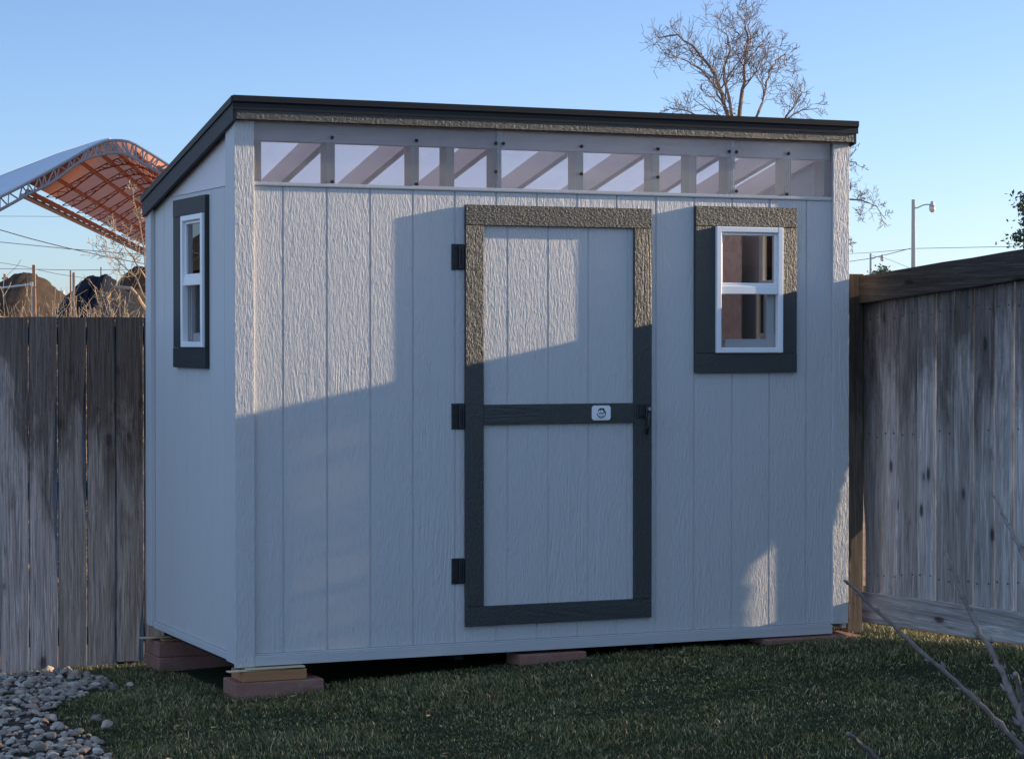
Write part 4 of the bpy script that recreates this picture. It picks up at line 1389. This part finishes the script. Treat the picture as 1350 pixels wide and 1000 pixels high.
twig([(1113, 764), (1126, 775), (1166, 814), (1218, 861), (1258, 896), (1310, 945), (1352, 990), (1420, 1070), (1480, 1190)], (6.0, 6.1), 3.2, 8.5, 16, seed=1)
twig([(1244, 726), (1254, 742), (1266, 777), (1290, 828), (1312, 868), (1328, 898), (1350, 955), (1400, 1060), (1480, 1200)], (6.3, 6.1), 3.4, 11, 16, seed=2)
twig([(1308, 648), (1318, 668), (1330, 693), (1350, 734), (1385, 800), (1430, 940), (1480, 1190)], (6.5, 6.1), 2.6, 9, 11, seed=3)
twig([(1118, 966), (1130, 976), (1150, 994), (1190, 1040), (1280, 1110), (1475, 1215)], (5.7, 6.05), 5.0, 10, 5, seed=4)
twig([(1339, 888), (1343, 905), (1352, 932), (1372, 980), (1420, 1090), (1478, 1210)], (5.9, 6.08), 5.5, 12, 4, seed=5)
mb = MB(); mb.tube([fb - Vector((0, 0, 0.03)), at(1482, 1250, 6.1), at(1480, 1185, 6.1)], [0.030, 0.026, 0.022], 10)
obj('trunk', mb, M['sapling'], sap, sap, True)

# ------------------------------------------------------------ far things: left
M['mound_brown'] = soil('brown_spoil', (0.035, 0.025, 0.018), (0.06, 0.042, 0.030), (0.10, 0.07, 0.05), 1.8, 0.06)
M['mound_dark'] = soil('dark_spoil', (0.007, 0.009, 0.014), (0.011, 0.014, 0.021), (0.02, 0.023, 0.032), 2.0, 0.05)


def mound(name, prof, Z, depth, mat, label, seed):
    """heap whose skyline passes through photo points, a rounded cross section in depth"""
    R = random.Random(seed)
    base = G(at(prof[0][0], 446, Z).x, 60)
    pts = []
    for i in range(len(prof) - 1):
        for k in range(4):
            t_ = k / 4
            pts.append((prof[i][0] * (1 - t_) + prof[i + 1][0] * t_, prof[i][1] * (1 - t_) + prof[i + 1][1] * t_ + R.uniform(-.6, .6)))
    pts.append(prof[-1])
    top = [at(u, w, Z) for u, w in pts]
    nd = 14
    vs = []
    fw = Vector((_f.x, _f.y, 0)).normalized()
    for p in top:
        h = p.z - base
        for j in range(nd + 1):
            s = -1 + 2 * j / nd
            k = max(0.0, 1 - abs(s) ** 1.3)
            o_ = fw * (s * depth)
            vs.append((p.x + o_.x + R.uniform(-.04, .04), p.y + o_.y, base - 0.3 + (h + 0.3) * k * (1 + (0 if j == nd // 2 else R.uniform(-.008, .008)))))
    fs = [(i * (nd + 1) + j, i * (nd + 1) + j + 1, (i + 1) * (nd + 1) + j + 1, (i + 1) * (nd + 1) + j) for i in range(len(top) - 1) for j in range(nd)]
    mb = MB(); mb.add(vs, fs)
    c = top[len(top) // 2]
    return single(name, mb, mat, (c.x, c.y, base), label, 'dirt mound', None, True)


mound('dirt_mound', [(-260, 446), (-180, 425), (-90, 395), (-20, 378), (5, 370), (20, 361), (30, 359), (46, 361), (60, 369), (78, 382), (92, 396), (120, 425), (145, 446)], 52, 6.0, M['mound_brown'], 'broad brown dirt mound behind the orange post', 1)
mound('dirt_mound', [(55, 446), (75, 408), (92, 385), (108, 370), (116, 364), (122, 363), (129, 365), (134, 363), (141, 361), (149, 366), (162, 378), (190, 410), (220, 446)], 46, 4.5, M['mound_dark'], 'almost black double-peaked dirt mound behind the dry scrub', 2)
mound('dirt_mound', [(95, 446), (140, 395), (157, 371), (168, 358), (180, 350), (188, 351), (205, 362), (240, 400), (290, 446)], 60, 6.0, M['mound_brown'], 'brown dirt mound behind the tangled bush next to the shed', 3)

M['rust_post'] = plain('orange_wood_post', (0.42, 0.20, 0.10), 0.8, 0.2, var=0.3, nscale=6)
M['split_wood'] = plain('split_wood_post', (0.36, 0.27, 0.20), 0.85, 0.2, var=0.35, nscale=6)
M['galv'] = plain('galvanised_pipe', (0.50, 0.50, 0.48), 0.5, 0.5, 0.5, var=0.1)


def ground_at(u, Z):
    p = at(u, 446, Z); p.z = G(p.x, p.y); return p


def post_px(name, u, wtop, Z, wpx, mat, label, lean=0.0, cat='post'):
    g = ground_at(u, Z); t_ = at(u - lean, wtop, Z)
    r = wpx * Z / FPX / 2
    mb = MB()
    if mat is M['galv']: mb.tube([g, t_], [r, r], 10)
    else:
        mb.tube([g, g.lerp(t_, .5) + Vector((r * .1, 0, 0)), t_ - Vector((0, 0, r * .5)), t_], [r * 1.5, r * 1.35, r * 1.3, r * 1.1], 4)
    return single(name, mb, mat, g, label, cat)


post_px('wooden_post', 49, 349, 22, 4.4, M['rust_post'], 'upright orange lit post behind the left fence', 4.5)
post_px('wooden_post', 97.5, 359, 22, 3.4, M['split_wood'], 'short split post with pale edge rising from the dry shrub', 0.5)
post_px('wooden_post', 94, 356.5, 22.4, 2.2, M['rust_post'], 'thin brown stake leaning on the split post', 1.0)
post_px('wooden_post', 133, 352, 70, 2.0, M['galv'], 'thin grey pole standing behind the black dirt mound')
g1, g2 = at(-120, 389, 22), at(42.5, 374.5, 22)
gt = thing('pipe_gate', ground_at(42.5, 22), 'pale pipe gate frame left of the orange post', 'gate')
mb = MB(); mb.tube([at(-120, 388, 22), at(0, 379.5, 22), g2], 0.010, 8)
obj('top_rail', mb, M['galv'], gt, gt)
mb = MB(); mb.tube([g2 + Vector((0, 0, 0.01)), ground_at(43.5, 22)], 0.009, 8); mb.cyl(g2 - Vector((0, 0, .02)), (0, 0, 1), 0.022, 0.04, 10)
obj('upright', mb, M['galv'], gt, gt)
# small distant utility pole
up_ = ground_at(6.5, 150)
ut = thing('utility_pole', up_, 'tiny distant utility pole with crossarm above the brown mound at the left edge', 'utility pole')
mb = MB(); mb.tube([up_, at(6.5, 361, 150)], [0.13, 0.10], 8)
obj('pole', mb, M['split_wood'], ut, ut)
a_, b_ = at(2.5, 367, 150), at(11, 366, 150)
mb = MB(); mb.tube([a_, b_], 0.07, 4)
obj('crossarm', mb, M['split_wood'], ut, ut)

M['wire'] = plain('cable', (0.22, 0.23, 0.25), 0.6, 0.3)


def wire(pix, Z0, Z1, px, label, name='overhead_wire'):
    pts = []
    n = len(pix)
    for i in range(n): pts.append(at(pix[i][0], pix[i][1], Z0 + (Z1 - Z0) * i / (n - 1)))
    mb = MB(); mb.tube(pts, px * 0.5 * (Z0 + Z1) / 2 / FPX, 4)
    c = pts[n // 2]
    return single(name, mb, M['wire'], (c.x, c.y, c.z), label, 'overhead wire')


wire([(-300, 192), (-150, 250), (0, 303), (40, 314.5), (85, 326), (130, 336), (170, 344), (230, 355), (330, 368)], 55, 75, 1.1, 'darkest overhead wire slanting down to the right under the canopy')
wire([(-300, 285), (0, 319), (90, 328), (193, 336), (330, 344)], 120, 120, 1.0, 'thin overhead wire just below the darkest slanting wire')
wire([(-300, 284), (0, 285), (90, 285.5), (193, 285), (330, 284)], 140, 140, 0.6, 'faint level overhead wire crossing beneath the orange canopy')
wire([(-300, 300), (0, 346), (30, 351), (75, 361), (150, 372), (250, 380)], 130, 130, 0.7, 'faint overhead wire sloping down behind the dirt mounds')
wire([(-300, 352), (0, 354), (100, 356), (193, 355), (330, 353)], 150, 150, 0.8, 'lowest level overhead wire just above the mounds')

# fabric canopy on steel trusses
ZC = 60.0
M['canopy_in'] = plain('terracotta_fabric', (0.50, 0.22, 0.14), 0.8, 0.1, var=0.08, nscale=0.4)
m = NT('terracotta_fabric_lit', 0.85, 0.1)
tl = m.n('ShaderNodeBsdfTranslucent'); tl.inputs[0].default_value = (0.64, 0.30, 0.205, 1)
m.base((0.46, 0.22, 0.155))
mx = m.n('ShaderNodeMixShader'); mx.inputs[0].default_value = 0.5
m.l(m.b.outputs[0], mx.inputs[1]); m.l(tl.outputs[0], mx.inputs[2]); m.l(mx.outputs[0], m.out.inputs[0])
M['canopy_in'] = m.mat
M['canopy_out'] = plain('white_fabric', (0.46, 0.50, 0.56), 0.7, 0.2, var=0.05, nscale=0.5)
M['truss'] = plain('truss_steel', (0.26, 0.25, 0.26), 0.5, 0.4, 0.2)
M['truss_rust'] = plain('rusty_truss_steel', (0.26, 0.10, 0.07), 0.7, 0.3)
zp = lambda L: [(x / 2.941, 120 + y / 2.941) for x, y in L]


def dense(L, n=5):
    """Catmull-Rom through 2D points"""
    out = []
    P_ = [L[0]] + list(L) + [L[-1]]
    for i in range(1, len(P_) - 2):
        for k in range(n):
            t_ = k / n
            out.append(tuple(0.5 * ((2 * P_[i][c]) + (-P_[i - 1][c] + P_[i + 1][c]) * t_ + (2 * P_[i - 1][c] - 5 * P_[i][c] + 4 * P_[i + 1][c] - P_[i + 2][c]) * t_ ** 2 + (-P_[i - 1][c] + 3 * P_[i][c] - 3 * P_[i + 1][c] + P_[i + 2][c]) * t_ ** 3) for c in (0, 1)))
    out.append(L[-1])
    return out


upc = dense(zp([(-500, 640), (-250, 530), (0, 412), (130, 345), (230, 290), (330, 232), (385, 205), (430, 192), (500, 197), (570, 235), (650, 285), (760, 362), (900, 470), (1100, 640)]))
loc = dense(zp([(-500, 700), (-250, 590), (0, 461), (110, 400), (200, 355), (300, 281), (360, 255), (430, 240), (480, 243), (520, 260), (570, 290), (620, 318), (740, 395), (880, 500), (1060, 660)]))
cbase = at(60, 446, ZC); cbase.z = G(cbase.x, cbase.y)
can = thing('fabric_canopy', cbase, 'large arched fabric canopy with terracotta underside on lattice steel trusses', 'canopy')
VPd = (at(423, 446, 1000) - CAM); VPd.z = 0; VPd.normalize()       # the building runs this way
up3 = [at(u, w, ZC) for u, w in upc]
lo3 = [at(u, w, ZC) for u, w in loc]


def bay(pts, s): return [p + VPd * s for p in pts]


i0 = min(range(len(upc)), key=lambda i: abs(upc[i][0] - 39))
LEN = 44.0
nb = 11
vs = []; fs = []
sec = up3[i0:]
for j in range(nb + 1):
    vs += [tuple(p) for p in bay(sec, LEN * j / nb)]
n = len(sec)
for j in range(nb):
    for i in range(n - 1): fs.append((j * n + i, j * n + i + 1, (j + 1) * n + i + 1, (j + 1) * n + i))
mb = MB(); mb.add(vs, fs)
o = obj('fabric_underside', mb, M['canopy_in'], can, can, True, fixn=False)
# forward flap on the left, pale
sil = dense(zp([(-500, 560), (-250, 450), (0, 335), (150, 276), (250, 238), (330, 214), (385, 198), (430, 188)]))
k_end = min(range(len(upc)), key=lambda i: abs(upc[i][0] - zp([(430, 0)])[0][0]))
m0 = k_end + 1
vs = []; fs = []
for i in range(m0):
    t_ = i / (m0 - 1)
    j = t_ * (len(sil) - 1); a_ = int(min(j, len(sil) - 2)); fr_ = j - a_
    su = sil[a_][0] * (1 - fr_) + sil[a_ + 1][0] * fr_; sw_ = sil[a_][1] * (1 - fr_) + sil[a_ + 1][1] * fr_
    lead = at(su, sw_, ZC + 9 * (1 - t_) + 0.3)
    q = up3[i]
    for s in range(5):
        k = s / 4
        p = q.lerp(lead, k)
        p.z += 0.10 * math.sin(k * math.pi) * (1 - t_)
        vs.append(tuple(p))
for i in range(m0 - 1):
    for s in range(4): fs.append((i * 5 + s, i * 5 + s + 1, (i + 1) * 5 + s + 1, (i + 1) * 5 + s))
mb = MB(); mb.add(vs, fs)
fl = obj('fabric_flap', mb, M['canopy_out'], can, can, True, fixn=False)
so_ = fl.modifiers.new('thickness', 'SOLIDIFY'); so_.thickness = 0.05
# end truss: two chords with zigzag web
mb = MB(); mb.tube([p for p in up3[::2]], 0.036, 6)
obj('upper_chord', mb, M['truss'], can, can)
mb = MB(); mb.tube([p for p in lo3[::2]], 0.040, 6)
obj('lower_chord', mb, M['truss'], can, can)
mb = MB()
nz = 44
fu = lambda L, t_: L[min(len(L) - 1, int(t_ * (len(L) - 1)))]
for i in range(nz):
    a_ = fu(up3, i / nz); b_ = fu(lo3, (i + 0.5) / nz); c_ = fu(up3, (i + 1) / nz)
    mb.tube([a_, b_], 0.020, 4); mb.tube([b_, c_], 0.020, 4)
obj('web', mb, M['truss'], can, can)
# inner trusses, each its own part: inside chord and web
for j in range(1, nb + 1):
    s = LEN * j / nb
    A_ = [p - Vector((0, 0, 0.12)) for p in bay(sec, s)]
    lsec = [p for p, q in zip(lo3, loc) if q[0] > 44]
    B_ = bay(lsec, s)
    mb = MB(); mb.tube(A_[::2], 0.018, 4); mb.tube(B_[::2], 0.022, 4)
    for i in range(22):
        mb.tube([fu(A_, i / 22), fu(B_, (i + .5) / 22)], 0.012, 3); mb.tube([fu(B_, (i + .5) / 22), fu(A_, (i + 1) / 22)], 0.012, 3)
    obj('truss', mb, M['truss_rust'], can, can)
# purlins running the length of the building
for fr_ in (0.0, 0.10, 0.20, 0.32, 0.44, 0.56, 0.68, 0.8):
    p = fu(sec, fr_) - Vector((0, 0, 0.22))
    mb = MB(); mb.tube([p, p + VPd * LEN], 0.06 if fr_ else 0.07, 5)
    obj('purlin', mb, M['truss_rust'], can, can)
p = fu(sec, 0.0) - Vector((0, 0, 0.15)); q = at(30, 258, ZC)
mb = MB(); mb.tube([q, q + VPd * LEN], 0.07, 5)
for i in range(24):
    s = LEN * i / 24
    mb.tube([p + VPd * s, q + VPd * (s + 0.2)], 0.035, 3); mb.tube([q + VPd * s, p + VPd * (s + LEN / 24)], 0.03, 3)
obj('eave_truss', mb, M['truss'], can, can)
# legs of the canopy
for P_, s in ((up3[0], 0), (up3[0], LEN), (up3[-1], 0), (up3[-1], LEN)):
    q = P_ + VPd * s; g = Vector((q.x, q.y, G(q.x, q.y) - .05))
    mb = MB(); mb.tube([q, g], 0.16, 8)
    obj('leg', mb, M['truss'], can, can)

# ------------------------------------------------------------ far things: right
M['concrete'] = plain('concrete_pole', (0.42, 0.37, 0.31), 0.8, 0.2, var=0.1, nscale=2)
M['lamp_grey'] = plain('lamp_housing', (0.40, 0.40, 0.40), 0.5, 0.4)
m = NT('lamp_refractor', 0.3, 0.5); m.base((0.62, 0.50, 0.38)); M['refractor'] = m.mat


def street_lamp(u, wtop, Z, wpx, sc, label, g):
    b = ground_at(u, Z); t_ = at(u, wtop, Z)
    L = thing('street_lamp', b, label, 'street lamp', g)
    r = wpx * Z / FPX / 2
    mb = MB(); mb.tube([b, b.lerp(t_, .5), t_], [r * 1.5, r * 1.2, r * 0.95], 12)
    obj('pole', mb, M['concrete'], L, L, True)
    e = lambda du, dw: at(u + du * sc, wtop + dw * sc, Z)
    mb = MB(); mb.tube([e(0, 12), e(6, 10.5), e(12, 7.5), e(18, 6.5), e(23, 7)], 0.9 * Z / FPX * sc, 8)
    obj('arm', mb, M['lamp_grey'], L, L, True)
    mb = MB()
    c = e(24.5, 3)
    q = Z / FPX * sc
    mb.tube([e(24.5, 2), e(24.5, 4), e(24.5, 6), e(24.5, 9.5)], [q * 1.2, q * 2.4, q * 2.8, q * 4.0], 12)
    obj('lamp_head', mb, M['lamp_grey'], L, L, True)
    mb = MB(); mb.tube([e(24.5, 9.6), e(24.5, 13), e(24.5, 15.5), e(24.5, 17)], [q * 4.0, q * 4.2, q * 3.2, q * 1.4], 12)
    obj('refractor', mb, M['refractor'], L, L, True)
    return L


street_lamp(1204.5, 263, 110, 5.6, 1.0, 'taller concrete street lamp above the right fence with a bell shaped head', 'street lamps beyond the right fence')
street_lamp(1148, 334, 200, 3.2, 0.62, 'shorter more distant street lamp beside the right corner of the shed', 'street lamps beyond the right fence')
wire([(900, 358), (1118, 345), (1145, 341), (1175, 334), (1200, 327.5)], 170, 110, 0.9, 'overhead wire rising to the taller street lamp')
wire([(1207, 327.5), (1260, 326.5), (1350, 324.5), (1600, 316)], 110, 110, 0.8, 'level overhead wire running right from the taller street lamp')
wire([(900, 341), (1118, 334.5), (1160, 332), (1201, 328)], 200, 112, 0.6, 'thin overhead wire between the shed corner and the taller street lamp')
wire([(1150, 337), (1172, 342), (1196, 352), (1230, 366)], 195, 150, 0.5, 'faint overhead wire sloping down from the shorter street lamp')

# leafy trees at the right edge
m = NT('dark_leaf', 0.7, 0.2)
ge = m.n('ShaderNodeNewGeometry')
m.base(m.ramp(ge.outputs['Random Per Island'], [(0.0, (0.035, 0.055, 0.035)), (0.6, (0.07, 0.10, 0.06)), (1.0, (0.13, 0.15, 0.09))])); M['leaf'] = m.mat


def leafy(u, wc, Z, rx, rz_, label, seed, n_cl=60, per=130, ls=0.05, cl=0.28):
    R = random.Random(seed)
    b = ground_at(u, Z); c = at(u, wc, Z)
    T = thing('evergreen_tree', b, label, 'tree')
    mb = MB(); mb.tube([b, b.lerp(c, .5), c, c + Vector((0, 0, rz_ * .8))], [0.14, 0.11, 0.08, 0.02], 8)
    cs = []
    for k in range(n_cl):
        v = Vector((R.gauss(0, 1), R.gauss(0, 1), R.gauss(0, 1))).normalized() * (R.random() ** 0.4)
        q = c + Vector((v.x * rx, v.y * rx, v.z * rz_)); cs.append(q)
        if k % 2 == 0: mb.tube([Vector((c.x, c.y, min(q.z - 0.2, c.z + rz_ * .5))), q], [0.03, 0.008], 4)
    obj('trunk', mb, M['bark'], T, T, fixn=False)
    g = np.random.default_rng(seed)
    P_ = np.repeat(np.array([q[:] for q in cs]), per, 0) + g.normal(0, cl * 0.5, (n_cl * per, 3)) * [1, 1, .6]
    a_ = g.normal(size=(len(P_), 3)); a_ /= np.linalg.norm(a_, axis=1)[:, None]
    b2 = np.cross(a_, g.normal(size=a_.shape)); b2 /= np.linalg.norm(b2, axis=1)[:, None]
    sz = ls * g.uniform(0.6, 1.3, (len(P_), 1))
    V_ = np.stack([P_ - a_ * sz, P_ + b2 * sz * .5, P_ + a_ * sz, P_ - b2 * sz * .5], 1).reshape(-1, 3) - np.array(b[:])
    o = fast_mesh('crown', V_, np.arange(len(V_)).reshape(-1, 4), [M['leaf']])
    o.parent = T
    return T


leafy(1400, 300, 45, 0.90, 1.0, 'dark leafy tree entering at the right edge above the fence rail', 3, 60, 130, 0.05, 0.26)
leafy(1172, 372, 90, 0.7, 0.55, 'small leafy treetop just showing above the fence rail between the two street lamps', 6, 30, 90, 0.06, 0.3)
